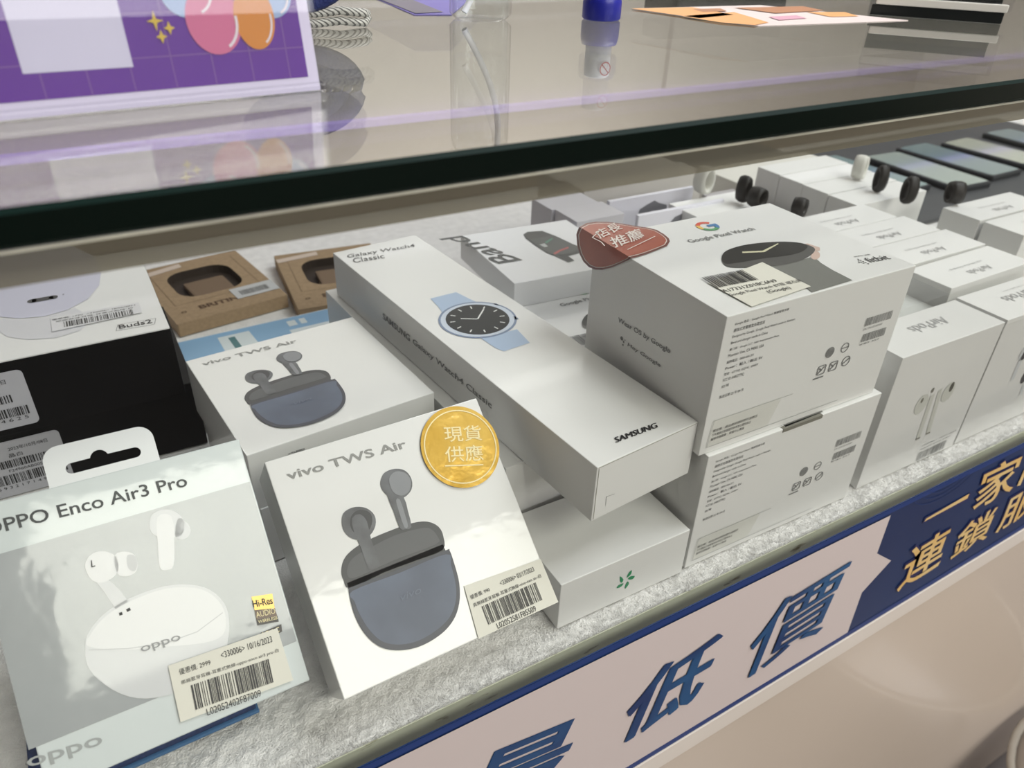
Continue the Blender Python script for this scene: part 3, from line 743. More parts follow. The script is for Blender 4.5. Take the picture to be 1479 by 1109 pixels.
side_label(Frf, h_, ((140, 148), (250, 505)), [('2023年/10月/05日', .25, .80, .80, .08), ('8 6 2 1 0 1 4 6 2 5', .1, .90, .12, .06)], [(.46, .60, .05, .82), (.20, .36, .1, .92)])
M = pose(-.0893, .4509, ZS+.0001, 0)
b2, F = carton('earbud_box', M, BW, .118, .0482, black_card, 'black earbud box at the bottom of the left stack, with a dated paper label')
side_label(F['front'], h_, ((385, 550), (440, 900)), [('2023年/10月/08日', .38, .84, .82, .07), ('晶白', .36, .52, .70, .07), ('F24960AB0057BW', .3, .85, .44, .05), ('6 9 3 2 1 7 1 4 9 3 1 1 6', .1, .95, .14, .05)], [(.52, .66, .05, .9), (.22, .40, .05, .95)])

# ---- kraft boxes with a window ----
w_ = Z(240, 300, 3.467)
window_dark = mat('window_inside_dark', (52, 42, 34), .6); kraft_in = mat('kraft_inside', (120, 92, 66), .8)
def kraft_box(M, W, D, H, label):
    root = empty('kraft_box', M, label, 'box', 'kraft window boxes at the back')
    # carton with a recessed rounded window in the lid
    bm = bmesh.new()
    wx0, wx1, wy0, wy1 = W*.20, W*.80, D*.34, D*.82
    hole = rrect(wx0, wy0, wx1, wy1, .017, 5); out = rrect(0, 0, W, D, .0008, 1)
    def lp(pts, z): v = [bm.verts.new((p[0], p[1], z)) for p in pts]; return v, [bm.edges.new((v[i], v[(i+1) % len(v)])) for i in range(len(v))]
    vo, eo = lp(out, H); vh, eh = lp(hole, H)
    bmesh.ops.triangle_fill(bm, edges=eo+eh, use_beauty=True)
    lo = [bm.verts.new((p[0], p[1], 0)) for p in out]; hi = [bm.verts.new((p[0], p[1], H-.008)) for p in hole]
    for i in range(len(out)): bm.faces.new((lo[i], lo[(i+1) % len(out)], vo[(i+1) % len(out)], vo[i]))
    bm.faces.new(lo[::-1])
    for i in range(len(hole)):
        f = bm.faces.new((hi[i], hi[(i+1) % len(hole)], vh[(i+1) % len(hole)], vh[i])); f.material_index = 1
    f = bm.faces.new(hi); f.material_index = 1
    bmesh.ops.recalc_face_normals(bm, faces=bm.faces[:])
    obj('carton', bm, [kraft, window_dark], root)
    # the brown rubber case seen in the window
    bm = bmesh.new()
    bm_box(bm, wx0+.011, wx1-.010, wy0+.001, wy1-.021, H-.0079, H-.0022, .0022)
    obj('silicone_case', bm, mat('brown_silicone', (118, 98, 78), .6), root)
    Tk = Frame(M, root, (0, 0, H), (1, 0, 0), (0, 1, 0))
    fw_ = .0012
    flat('crease', Tk, [(line(a, b, .0003), 0) for a, b in (((W*.1, D*.27), (W*.9, D*.27)), ((W*.1, D*.27), (W*.1, D*.9)), ((W*.9, D*.27), (W*.9, D*.9)))], [kraft_ink])
    text('lettering', Tk, [('O', (W*.10, D*.13), (W*.145, D*.13), None, .02, 0), ('BRITIN', (W*.26, D*.13), (W*.62, D*.13), (W*.26, D*.19), .03, 0)], [kraft_ink])
    flat('white_seal', Tk, [([(W*.01, D*.84), (W*.42, D*.90), (W*.42, D*.97), (W*.0, D*.91)], 0)], [mat('pale_seal', (206, 190, 176), .4)], .0003)
    flat('price_label', Tk, [([(W*.60, D*.13), (W*1.0, D*.13), (W*1.0, D*.31), (W*.60, D*.31)], 0)], [mat('pale_label', (192, 194, 194), .4)], .0005)
    barcode('barcode', Tk, W*.66, D*.17, W*.93, D*.25, grey, 44, .0007)
    return root
kraft_box(pose(.0451, .6076, ZS+.0001, .1476), .0959, .1217, .0118, 'brown kraft box with a dark window, beside the white picture lid of the black box')
kraft_box(pose(.1400, .5900, ZS+.0001, -.10), .0959, .1217, .0118, 'brown kraft box with a dark window, half hidden behind the long watch box')

# ---- blue and white box between kraft and earbud boxes ----
M = pose(.040, .462, ZS+.0001, .03)
bz, F = carton('blue_box', M, .150, .100, .020, mat('pale_card', (214, 222, 226), .4), 'flat light blue and white box lying behind the flat earbud box')
T = F['top']
sky = mat('sky_blue_print', (134, 176, 210), .4)
flat('blue_print', T, [([(0, .0), (.150, .0), (.150, .0985), (0, .0985)], 0), ([(.030, .060), (.056, .060), (.054, .092), (.030, .092)], 1), ([(.038, .066), (.043, .066), (.042, .088), (.037, .088)], 2), ([(.082, .0), (.150, .0), (.150, .078), (.082, .078)], 1), ([(.084, .084), (.091, .084), (.091, .093), (.084, .093)], 1), ([(.094, .084), (.099, .084), (.099, .093), (.094, .093)], 1)], [sky, mat('white_print', (214, 224, 226), .4), mat('teal_print', (70, 120, 124), .4)])

# ---- fitness band box ----
l_ = Z(620, 300, 5.282)
P_ = [on_z(*l_(165, 225), ZS+PH+.0185), on_z(*l_(980, 100), ZS+PH+.0185), on_z(*l_(650, 580), ZS+PH+.0185)]
d = P_[1]-P_[0]; yaw = math.atan2(d.y, d.x); Wb = d.length
fl_ = P_[2]; yv = Vector((-math.sin(yaw), math.cos(yaw), 0)); Db = (P_[0]-fl_).dot(yv)
M = pose(fl_.x, fl_.y, ZS+PH+.0002, yaw)
bd, F = carton('fitness_band_box', M, Wb, Db, .0183, mat('cool_white_card', (226, 227, 230), .4), 'white fitness band box with a black band printed on the lid')
T = F['top']
text('lettering', T, [('Band', *tp(T, l_, (715, 400), (250, 215), (530, 430)), .01, 0)], [OPI])
bandp = tp(T, l_, (718, 205), (750, 185), (860, 178), (960, 215), (1120, 290), (1190, 330), (1130, 352), (1060, 370), (1108, 405), (1060, 418), (960, 372), (900, 350), (800, 285), (735, 235))
scr = tp(T, l_, (770, 245), (930, 215), (1150, 300), (1100, 345), (960, 365), (880, 330))
flat('band_picture', T, [(bandp, 0), (scr, 1), (tp(T, l_, (945, 350), (990, 325), (1060, 300), (1065, 310), (1000, 335), (960, 360)), 2), (tp(T, l_, (880, 265), (935, 235), (945, 240), (895, 275)), 3), (tp(T, l_, (840, 285), (880, 275), (905, 300), (880, 305)), 4)],
     [mat('band_black', (40, 44, 44), .4), mat('band_screen', (32, 42, 42), .3), mat('screen_red', (170, 70, 70), .4), mat('screen_green', (60, 120, 100), .4), mat('screen_white', (180, 184, 184), .4)])

# ---- upright earphone boxes: front pair and the columns behind ----
e_ = Z(1200, 280, 2.6405)
AW, AD, AH = .0998, .0352, .0982
M = pose(.3893, .2110, ZS+.0001, -.0067)
ap, F = carton('earphone_box', M, AW, AD, AH, wrap, 'upright white earphone box at the front, with two white earphones printed on it')
T, Fr = F['top'], F['front']
AI = mat('silver_print', (170, 170, 170), .3)
a, b, c3 = tp(T, e_, (436, 484), (318, 508), (430, 498))
cen = (T.pick(*e_(375, 500)))
text('lettering', T, [('AirPods', (cen.x+.017, cen.y+.004), (cen.x-.017, cen.y+.004), (cen.x+.017, cen.y-.004), .0, 0)], [AI])
pls = []
for hd, st, spot in (((345, 802), ((388, 765), (330, 935)), (347, 787)), ((447, 755), ((418, 745), (368, 915)), (388, 748))):
    pls.append((line(*tp(Fr, e_, *st), .0042), 0)); pls.append((ell(Fr.pick(*e_(*hd)), .0062, .0075, 24), 0)); pls.append((ell(Fr.pick(*e_(*spot)), .0013, .0020, 12), 1))
    pls.append((line(Fr.pick(*e_(*st[1])), Fr.pick(*e_(st[1][0]+3, st[1][1]-7)), .0042), 1))
pls.append((ell(Fr.pick(*e_(460, 735)), .002, .0038, 14), 2))
flat('earphone_picture', Fr, pls, [mat('pale_print', (198, 199, 192), .35), mat('spot_print', (120, 118, 108), .4), mat('spot_dark_print', (80, 78, 70), .4)])
a, b = tp(Fr, e_, (322, 1018), (428, 968)); f2, L = Fr.sub(a, b)
barcode('barcode', f2, 0, 0, L, .0072, grey, 51, .0005)
text('lettering', f2, [('真無線藍芽耳機-耳塞式', (0, .0092), (L*1.1, .0092), (0, .0103), 0, 0), ('<330006> 10/01/2023', (0, .0120), (L*1.25, .0120), (0, .0132), 0, 0)], [grey])
# the darker picture one on the right
M = pose(.4930, .2112, ZS+.0001, -.0067)
ae, F = carton('earphone_box', M, AW, AD, AH-.003, wrap, 'upright white earphone box at the right edge, with dark earphones printed on it')
box('lid', (-.0003, AW+.0003, -.0003, AD+.0003, AH-.0029, AH+.0002), satin, ae, .0003)
T = Frame(M, ae, (0, 0, AH+.0002), (1, 0, 0), (0, 1, 0)); Fr = F['front']
cen = T.pick(*e_(730, 380))
text('lettering', T, [('AirPods', (cen.x+.013, cen.y+.003), (cen.x-.021, cen.y+.003), (cen.x+.013, cen.y-.005), .0, 0), ('Pro 2nd generation', (cen.x+.016, cen.y+.0085), (cen.x-.010, cen.y+.0085), (cen.x+.016, cen.y+.0068), 0, 0)], [AI])
flat('earphone_picture', Fr, [(line(*tp(Fr, e_, (728, 620), (690, 710)), .0045), 0), (ell(Fr.pick(*e_(738, 605)), .0055, .0065), 0), (ell(Fr.pick(*e_(738, 612)), .003, .0045), 1), (ell(Fr.pick(*e_(740, 695)), .004, .006), 1), (line(*tp(Fr, e_, (738, 720), (722, 765)), .0035), 0)],
     [mat('pale_print_b', (200, 203, 205), .35), mat('spot_dark_print_b', (60, 60, 62), .4)])
# plain lying copies: the same box, lettered on the upper side
def rear_box(x, y, yaw, label, sub=True, h=AH):
    M = pose(x, y, ZS+.0001, yaw)
    r, F = carton('earphone_box', M, AW, AD-.0008, h, satin, label, group='white earphone boxes in rows at the right')
    T = F['top']
    its = [('AirPods', (AW*.62, AD*.36), (AW*.36, AD*.36), (AW*.62, AD*.18), 0, 0)]
    if sub: its.append(('with Wireless Charging', (AW*.66, AD*.58), (AW*.28, AD*.58), (AW*.66, AD*.50), 0, 0))
    text('lettering', T, its, [AI])
    return r
for x, y, yw, lb_ in ((.5040, .2575, .02, 'white earphone box right behind the front pair'), (.5050, .2965, 0, 'second white earphone box behind the front pair'), (.5000, .3320, 0, 'third white earphone box behind the front pair'), (.4930, .3672, 0, 'fourth white earphone box behind the front pair, touching the large watch box in view'),
                       (.6510, .3305, 0, 'back one of two white boxes at the right edge, showing grey sides'), (.6515, .2930, 0, 'front one of two white boxes at the right edge, showing grey sides')):
    rear_box(x, y, yw, lb_)
# clear plastic topped box
M = pose(.4030, .2570, ZS+.0001, 0)
gx, F = carton('clear_box', M, .0985, .0300, .0820, white, 'white box under a clear plastic lid, between the large watch box and the lettered boxes', 'box')
box('clear_lid', (-.0006, .0991, -.0006, .0306, .0822, .0950), clear_mat('clear_plastic', (.985, .99, .985), 1.45, .05, haze=.10, hazecol=(240, 241, 240), extra=.6), gx, .0006)

# column of boxes further back with bands standing on them
for k, y in enumerate((.4030, .4350, .4640, .4930)):
    r, F = carton('white_box', pose(.5870, y, ZS+.0001, 0), .096, .0285 if k else .031, AH-.001+.0004*k, white, ['nearest', 'second', 'third', 'farthest'][k]+' of the plain white boxes in the back column with black rings standing on them', group='white boxes in the back column')
r, F = carton('white_box', pose(.4400, .4300, ZS+.0001, 0), .078, .050, AH-.002, white, 'plain white box behind the large watch box with small black rings')
r, F = carton('white_box', pose(.5300, .4630, ZS+.0001, 0), .040, .070, .075, mat('grey_card', (170, 166, 168), .5), 'grey sided box between the white back columns')

# ---- standing cards with a watch band picture ----
bandgrey = mat('band_grey_print', (118, 118, 124), .45)
for k, (x, y, w) in enumerate(((.3930, .4620, .094), (.3915, .5000, .094))):
    M = pose(x, y, ZS+.0001, 0)
    r, F = carton('band_card', M, w, .004, .0985, mat('lilac_white_card', (226, 225, 234), .45), ['front', 'rear'][k]+' upright white card with a grey band picture behind the large watch box', cat='card')
    Fr = F['front']
    zz = Z(860, 220, 4.622)
    if k == 1: pts = ((280, 430), (295, 380), (340, 350), (395, 320), (420, 335), (475, 350), (475, 378), (380, 390), (300, 420), (285, 470))
    else: pts = ((495, 470), (530, 430), (575, 410), (602, 398), (625, 410), (680, 420), (640, 440), (560, 460))
    flat('band_picture', Fr, [(tp(Fr, zz, *pts), 0)], [bandgrey])
for k, (x, y) in enumerate(((.3390, .4720), (.3370, .5060))):
    carton('grey_box', pose(x, y, ZS+.0001, 0), .047, .0320, .0985-.001*k, mat('grey_card_b', (196, 194, 200), .5), ['front', 'rear'][k]+' pale box with grey sides, standing behind the fitness band box')
for k, (x, y) in enumerate(((.388, .534), (.386, .572))):
    carton('pale_box', pose(x, y, ZS+.0001, 0), .14, .034, .098-.002*k, mat('cream_card', (214, 210, 204), .5), ['nearer', 'farther'][k]+' long cream box at the back, behind the boxes with band pictures')

# ---- small rings standing on the back boxes ----
def ring_obj(px, py, zb, w, h, th, m, label, group, rot=0.3):
    p = on_z(px, py, zb)
    root = Matrix.Translation((p.x, p.y, zb)) @ Matrix.Rotation(rot, 4, 'Z')
    bm = bmesh.new(); n = 28; rings_ = []
    for i in range(n):
        a = 2*math.pi*i/n; cx, cz = math.cos(a), math.sin(a)
        sec = []
        for (dr, dy) in ((-.5, -.42), (.2, -.5), (.5, -.2), (.5, .2), (.2, .5), (-.5, .42)):
            rr_ = 1+dr*(th/(w/2))
            sec.append(bm.verts.new((cx*(w/2-th/2)*rr_, dy*w*.75, h/2+cz*(h/2-th/2)*rr_)))
        rings_.append(sec)
    for i in range(n):
        a, b = rings_[i], rings_[(i+1) % n]
        for k in range(6): f = bm.faces.new((a[k], b[k], b[(k+1) % 6], a[(k+1) % 6])); f.smooth = True
    bmesh.ops.recalc_face_normals(bm, faces=bm.faces[:])
    o = obj('band_ring', bm, m); o.matrix_world = root
    tag(o, label, 'ring', group)
blk = mat('black_rubber', (34, 31, 28), .55); wht = mat('white_rubber', (214, 213, 205), .5)
zt = ZS+AH+.0006
for px, py, w, h, m, lab_, rz in ((1267, 276, .012, .023, blk, 'black ring standing at the left on the back column of white boxes', 1.2), (1308, 293, .013, .023, blk, 'black ring standing in the middle on the back column of white boxes', 1.2), (1374, 294, .016, .020, blk, 'black ring standing beside the corner of the right hand white boxes', 1.0),
                                (1071, 291, .013, .022, blk, 'black ring standing behind the large watch box, left of its twin', .3), (1091, 300, .016, .018, blk, 'black ring just behind the back edge of the large watch box, second from left', .2), (1152, 312, .014, .016, blk, 'black ring at the right back corner of the large watch box', .4),
                                (1014, 279, .017, .024, wht, 'white ring standing at the back behind the band picture boxes', .2), (1238, 258, .015, .022, wht, 'white ring standing behind the back column of white boxes', .4)):
    ring_obj(px, py, zt, w, h, .0032, m, lab_, 'small rubber rings on the back boxes', rz)

# ---- grey green watch strap stand ----
p = on_z(1318, 262, ZS)
bm = bmesh.new()
pts = [(0, 0, 0), (0, 0, .03), (.004, 0, .045), (.016, 0, .052), (.055, 0, .052)]
for off, rr0 in ((0, .0045), (.014, .0045)):
    tube(bm, [Vector((-x_i, off*.2, z_i-off*.8)) if z_i > 0 else Vector((-x_i+off, 0, 0)) for x_i, y_i, z_i in pts], rr0, 8)
o = obj('strap_holder', bm, mat('olive_plastic', (128, 130, 110), .5)); o.location = (.80, .555, ZS)
tag(o, 'olive grey bent holder standing behind the back column of white boxes', 'holder')

# ---- phones lying at the far right ----
tray = empty('display_tray', pose(.84, .50, ZS+.0001, 0), 'dark grey tray under the phones at the far right of the shelf', 'tray')
box('tray_board', (0, .62, 0, .28, 0, .006), mat('dark_grey_tray', (70, 72, 74), .6), tray, .001)
scrc = [(120, 150, 156), (150, 168, 166), (96, 128, 138), (168, 178, 166), (110, 140, 150)]
for k, (x, y, rz) in enumerate(((.900, .565, .05), (.990, .545, -.04), (1.085, .555, .02), (1.185, .545, .06), (1.300, .555, 0))):
    M = pose(x, y, ZS+.0063, rz)
    r = empty('phone', M, ['leftmost', 'second from left', 'middle', 'second from right', 'rightmost'][k]+' of the phones lying on the dark tray at the far right', 'phone', 'phones lying on the tray')
    bm = bmesh.new(); bm_box(bm, 0, .072, 0, .152, 0, .008, .003); obj('body', bm, mat('phone_body', (58, 62, 66), .35, metal=.4), r)
    Tp = Frame(M, r, (0, 0, .008), (1, 0, 0), (0, 1, 0))
    flat('screen', Tp, [(rrect(.003, .003, .069, .149, .006), 0)], [mat('phone_screen_%s' % 'abcde'[k], scrc[k], .12, coat=.6)], .0003)
carton('dark_box', pose(.62, .64, ZS+.0001, 0), .19, .09, .045, mat('dark_green_grey_card', (84, 90, 88), .6), 'dark grey green box at the back of the case, behind the white ring')
carton('pale_box', pose(.60, .54, ZS+.0001, 0), .16, .07, .07, mat('cream_card_b', (212, 210, 202), .5), 'low cream box behind the back column of white boxes')

# ------------------------------------------------------------------ banner on the front of the case
YB = .1858
p_ = Z(600, 830, 2.311); n_ = Z(1180, 600, 3.6957); o_ = Z(1100, 800, 3.588)
z0 = lambda x: -.4455+(x-.218)*(.0185/.39)
zt_ = -.3118
root = empty('banner', Matrix.Translation((.5, YB, -.38)), 'blue and white promotional banner with large slanted characters along the case front', 'banner')
BF = Frame(Matrix.Translation((.5, YB, -.38)), root, (0, 0, 0), (1, 0, 0), (0, 0, 1))
def bp_(x, z): return Vector((x-.5, z+.38))
blue = mat('banner_blue', (16, 54, 122), .4); bl2 = mat('banner_deep_blue', (14, 40, 88), .4, rgb2=(18, 50, 100), scale=8); pinkw = mat('banner_white', (222, 208, 205), .45)
X0, X1 = -.35, 1.2
bm = bmesh.new()
for y0, y1 in ((0, .0014),):
    vs = [bm.verts.new(BF.P(bp_(x, z), -y)) for y in (0, -.0) for x, z in ()]
pts = [bp_(X0, z0(X0)), bp_(X1, z0(X1)), bp_(X1, zt_), bp_(X0, zt_)]
vf = [bm.verts.new(BF.P(p, .0004)) for p in pts]; vb = [bm.verts.new(BF.P(p, -.0003)) for p in pts]
bm.faces.new(vf); bm.faces.new(vb[::-1])
for i in range(4): bm.faces.new((vb[i], vb[(i+1) % 4], vf[(i+1) % 4], vf[i]))
obj('blue_sheet', bm, bl2, root)
flat('blue_border', BF, [([bp_(X0, zt_), bp_(X1, zt_), bp_(X1, zt_-.0045), bp_(X0, zt_-.0045)], 0), ([bp_(X0, z0(X0)), bp_(X1, z0(X1)), bp_(X1, z0(X1)+.006), bp_(X0, z0(X0)+.006)], 0)], [blue], .0006)
zig = tp(BF, n_, (395, 512), (315, 732), (390, 770), (235, 940), (175, 1112))
zig[0].y = zt_+.38-.0062
zb = z0(zig[4].x+.5)+.38+.0062
flat('white_field', BF, [([bp_(X0, zt_-.0050), zig[0], zig[1], zig[2], zig[3], Vector((zig[4].x, zb)), bp_(X0, z0(X0)+.0062)], 0)], [pinkw], .0008)
chr_ = mat('banner_character_blue', (18, 48, 102), .4, rgb2=(30, 88, 138), scale=18)
def thick(it, d):
    s_, a_, b_, c_t, bo, mi = it
    return [(s_, a_+Vector(q), b_+Vector(q), c_t+Vector(q), bo, mi) for q in ((0, 0), (d, 0), (-d, 0), (0, d*.5), (0, -d*.5))]
text('large_characters', BF, [q for it in [('最', *tp(BF, lambda x, y: (x, y), (640, 1205), (797, 1133), (690, 1092)), .014, 0), ('低', *tp(BF, p_, (650, 582), (930, 412), (752, 338)), .012, 0), ('價', *tp(BF, lambda x, y: (x, y), (1060, 988), (1184, 908), (1102, 880)), .0, 0)] for q in thick(it, .0009 if it[0] == '低' else .0005)], [chr_], .0010, None, .00005)
yel = mat('banner_yellow', (236, 190, 112), .45, rgb2=(238, 208, 150), scale=30); outl_ = mat('banner_outline', (34, 36, 92), .4)
its = [('家', (815, 512), (1030, 402), (885, 290)), ('連', (412, 945), (642, 800), (490, 712)), ('鎖', (692, 778), (897, 650), (767, 588)), ('服', (940, 630), (1142, 505), (1010, 450))]
text('character_outlines', BF, [(s, *tp(BF, n_, (a[0]-6, a[1]+5), (b[0]+6, b[1]), (c[0]-6, c[1]-5)), .034, 0) for s, a, b, c in its], [outl_], .0009)
text('yellow_characters', BF, [(s, *tp(BF, n_, a, b, c), .010, 0) for s, a, b, c in its], [yel], .0012)
flat('yellow_stroke', BF, [(tp(BF, n_, (558, 572), (800, 448), (818, 408), (570, 540)), 0), (tp(BF, n_, (566, 562), (796, 438), (808, 412), (576, 546)), 1)], [outl_, yel], .0009)
flat('yellow_dash', BF, [(tp(BF, n_, (1060, 372), (1078, 368), (1112, 290), (1100, 282)), 0)], [yel], .0011)
cc = BF.pick(*n_(700, 330)); wl = mat('banner_wave', (22, 52, 108), .4)
pl = []
for r0 in (.008, .013, .018, .023): pl += [(p, 0) for p in ring(cc, r0*1.5, .0007, 30, ry=r0*.8)]
flat('wave_lines', BF, [q for q in pl if all(v.y < zt_+.38-.001 and v.y > -.1 for v in q[0])], [wl], .0007)
# cream trim strip right under the banner
tr = bmesh.new()
pts = [(X0, z0(X0)-.0185), (X1, z0(X1)-.0185), (X1, z0(X1)-.001), (X0, z0(X0)-.001)]
vf = [tr.verts.new((x, .1845, z)) for x, z in pts]; vb = [tr.verts.new((x, .1861, z)) for x, z in pts]
tr.faces.new(vf); tr.faces.new(vb[::-1])
for i in range(4): tr.faces.new((vb[i], vb[(i+1) % 4], vf[(i+1) % 4], vf[i]))
bmesh.ops.recalc_face_normals(tr, faces=tr.faces[:])
o = obj('trim_strip', tr, mat('cream_strip', (238, 228, 218), .35))
tag(o, 'narrow cream strip running directly beneath the blue banner', 'trim')

# ------------------------------------------------------------------ things on the counter glass
ZC = ZG1+.0001
s_ = Z(0, 0, 2.958); t_ = Z(400, 0, 2.958); u_ = Z(800, 0, 2.178); v_ = Z(1120, 0, 4.12)
# purple poster in an acrylic stand
A0 = on_z(0, 177, ZC); A1 = on_z(470, 131, ZC)
yaw = math.atan2(A1.y-A0.y, A1.x-A0.x)
M = Matrix.Translation((A1.x, A1.y, ZC)) @ Matrix.Rotation(yaw, 4, 'Z') @ Matrix.Rotation(math.radians(80), 4, 'X')
# local: x right, y up the sheet, z towards the viewer
ps = empty('poster_stand', M, 'clear acrylic stand holding a purple poster with balloons, left on the counter', 'sign')
acr = clear_mat('clear_acrylic', (.97, .97, .98), 1.49, .0, extra=1.0)
PX0 = -.21
bm = bmesh.new(); bm_box(bm, PX0-.002, 0, 0, .147, .0006, .0024, .0004); obj('front_sheet', bm, acr, ps)
bm = bmesh.new(); bm_box(bm, PX0-.002, 0, 0, .147, -.0034, -.0016, .0004); obj('back_sheet', bm, acr, ps)
Pp = Frame(M, ps, (0, 0, -.0002), (1, 0, 0), (0, 1, 0))
bm = bmesh.new(); bm_box(bm, PX0, -.0015, .0004, .144, -.0008, -.0003)
obj('paper', bm, mat('poster_white', (236, 230, 252), .4), ps)
a, b = tp(Pp, s_, (0, 432), (1318, 336)); pr = Pp.pick(*s_(1318, 336))
zf0 = .0002
pt = [Vector((PX0+.008, a.y*.5+b.y*.5)), Vector((pr.x, a.y*.5+b.y*.5)), Vector((pr.x, .137)), Vector((PX0+.008, .137))]
pur = mat('poster_purple', (104, 44, 160), .4); grd = mat('poster_grid', (132, 92, 168), .4)
pls = [(pt, 0)]
x = pr.x-.006
while x > PX0+.01: pls.append((line((x, pt[0].y), (x, .137), .0004), 1)); x -= .0118
y = pt[0].y+.009
while y < .136: pls.append((line((PX0+.008, y), (pr.x, y), .0004), 1)); y += .0118
cd = tp(Pp, s_, (40, 100), (530, 100), (570, 286), (98, 316))
pls.append(([cd[3], cd[2], Vector((cd[2].x-.000, cd[2].y+.062)), Vector((cd[3].x, cd[3].y+.062))], 2))
def blob(c, rx, ry): 
    cc = Pp.pick(*s_(*c)); r1 = (Pp.pick(*s_(c[0]+rx, c[1]))-cc).length; r2 = abs((Pp.pick(*s_(c[0], c[1]+ry))-cc).y); return cc, r1, r2
for (c, rx, ry, mi) in (((800, -30), 115, 110, 3), ((1150, -20), 90, 100, 3), ((1085, 75), 85, 138, 5), ((912, 85), 116, 150, 4)):
    cc, r1, r2 = blob(c, rx, ry); pls.append((ell(cc, r1, r2), mi))
    for q in ring((cc.x+r1*.05, cc.y-r2*.05), r1*.82, r1*.10, 16, -65, 10, ry=r2*.85): pls.append((q, 6))
for c in ((660, 90), (722, 120), (690, 157)):
    k = Pp.pick(*s_(*c)); r0 = .0024 if c[0] == 660 else .0016
    pls.append(([k+Vector((r0, 0)), k+Vector((.0005, .0005)), k+Vector((0, r0*1.2)), k+Vector((-.0005, .0005)), k+Vector((-r0, 0)), k+Vector((-.0005, -.0005)), k+Vector((0, -r0*1.2)), k+Vector((.0005, -.0005))], 7))
flat('poster_print', Pp, pls, [pur, grd, mat('poster_card', (226, 224, 244), .4), mat('balloon_blue', (170, 196, 232), .4), mat('balloon_pink', (222, 120, 160), .4), mat('balloon_orange', (226, 146, 60), .4), mat('balloon_shine', (244, 236, 240), .4), mat('star_yellow', (230, 200, 80), .4)], .0001)
bm = bmesh.new(); Mi = M.inverted()
bx_ = [(PX0, 0), (-.001, 0)]
bm_box(bm, PX0-.002, 0, -.0001, .0030, -.058, .0024, .0008)
for v in bm.verts: v.co = Matrix.Rotation(math.radians(-80), 4, 'X') @ Matrix.Rotation(math.radians(80), 4, 'X') @ v.co
ft = obj('foot_plate', bm, acr, ps); ft.matrix_local = Matrix.Rotation(math.radians(10), 4, 'X')

# blue cord coil on a grey braided cable
p = on_z(505, 42, ZC)
bm = bmesh.new()
ya = p.y+.006
def braid(z, x0, x1):
    return [(x0+(x1-x0)*i/14, ya+.002*math.sin(i*.8), z+.0006*math.sin(i*1.7)) for i in range(15)]
xr = on_z(548, 42, ZC).x-.004; xl = xr-.085
loop = braid(ZC+.0026, xl, xr)+[(xr+.0022, ya, ZC+.0040), (xr+.0020, ya, ZC+.0056)]+braid(ZC+.0070, xl, xr)[::-1]
tube(bm, loop, .0020, 10)
brm = mat('grey_braid', (196, 196, 188), .6, bump=.8, bscale=500)
nt = brm.node_tree; pb = nt.nodes['Principled BSDF']; tc2 = nt.nodes.new('ShaderNodeTexCoord'); ck = nt.nodes.new('ShaderNodeTexWave'); ck.inputs['Scale'].default_value = 260; ck.bands_direction = 'DIAGONAL'; ck.inputs['Distortion'].default_value = 2
rp2 = nt.nodes.new('ShaderNodeValToRGB'); rp2.color_ramp.elements[0].position = .25; rp2.color_ramp.elements[1].position = .45
rp2.color_ramp.elements[0].color = (.12, .12, .11, 1); rp2.color_ramp.elements[1].color = (*srgb((200, 200, 192)), 1)
nt.links.new(tc2.outputs['Object'], ck.inputs['Vector']); nt.links.new(ck.outputs[0], rp2.inputs[0]); nt.links.new(rp2.outputs[0], pb.inputs['Base Color'])
o = obj('braided_cable', bm, brm, smooth=True); tag(o, 'grey braided cable folded flat under the dark blue coil', 'cable')
bm = bmesh.new(); cz = ZC+.0100; R1 = .032
for k, r0 in enumerate((.0175, .0142, .0109, .0076, .0043)):
    tube(bm, [(xr-.034+r0*1.6*math.cos(2*math.pi*i/36), ya+.001*(k % 2), cz+.0187+r0*math.sin(2*math.pi*i/36)) for i in range(36)], .0019, 8, closed=True, flat=2.6)
o = obj('cord_coil', bm, mat('navy_cord', (16, 34, 96), .55, bump=.8, bscale=700), smooth=True); tag(o, 'dark blue cord coil standing on the grey braided cable', 'cord')

# clear bottle
p = on_z(694, 27, ZC)
bt = empty('bottle', Matrix.Translation((p.x, p.y, ZC)), 'clear plastic bottle with a white tube inside, at the top centre on the counter', 'bottle')
bm = bmesh.new(); R = .0168
lathe(bm, [(0, .0004), (R*.8, .0), (R, .003), (R, .062), (R*.94, .068), (R*.62, .074), (R*.6, .079)], 40)
obj('bottle_body', bm, clear_mat('bottle_plastic', (.97, .975, .975), 1.4, .02, extra=.9), bt)
bm = bmesh.new(); lathe(bm, [(R*.68, .076), (R*.72, .078), (R*.72, .100), (R*.4, .104), (R*.2, .112)], 32); obj('cap', bm, mat('white_cap', (226, 226, 226), .3), bt)
bm = bmesh.new(); tube(bm, [(-.012+.022*math.sin(min(1, i/7)*1.5), -.004, .004+.0075*i) for i in range(11)], .0018, 8); obj('dip_tube', bm, mat('white_tube', (228, 228, 232), .4), bt)
bm = bmesh.new(); lathe(bm, [(0, .0012), (R*.9, .0012), (R*.93, .045), (0, .0455)], 32); obj('liquid', bm, clear_mat('clear_liquid', (.97, .98, .98), 1.33, 0, extra=.5), bt)

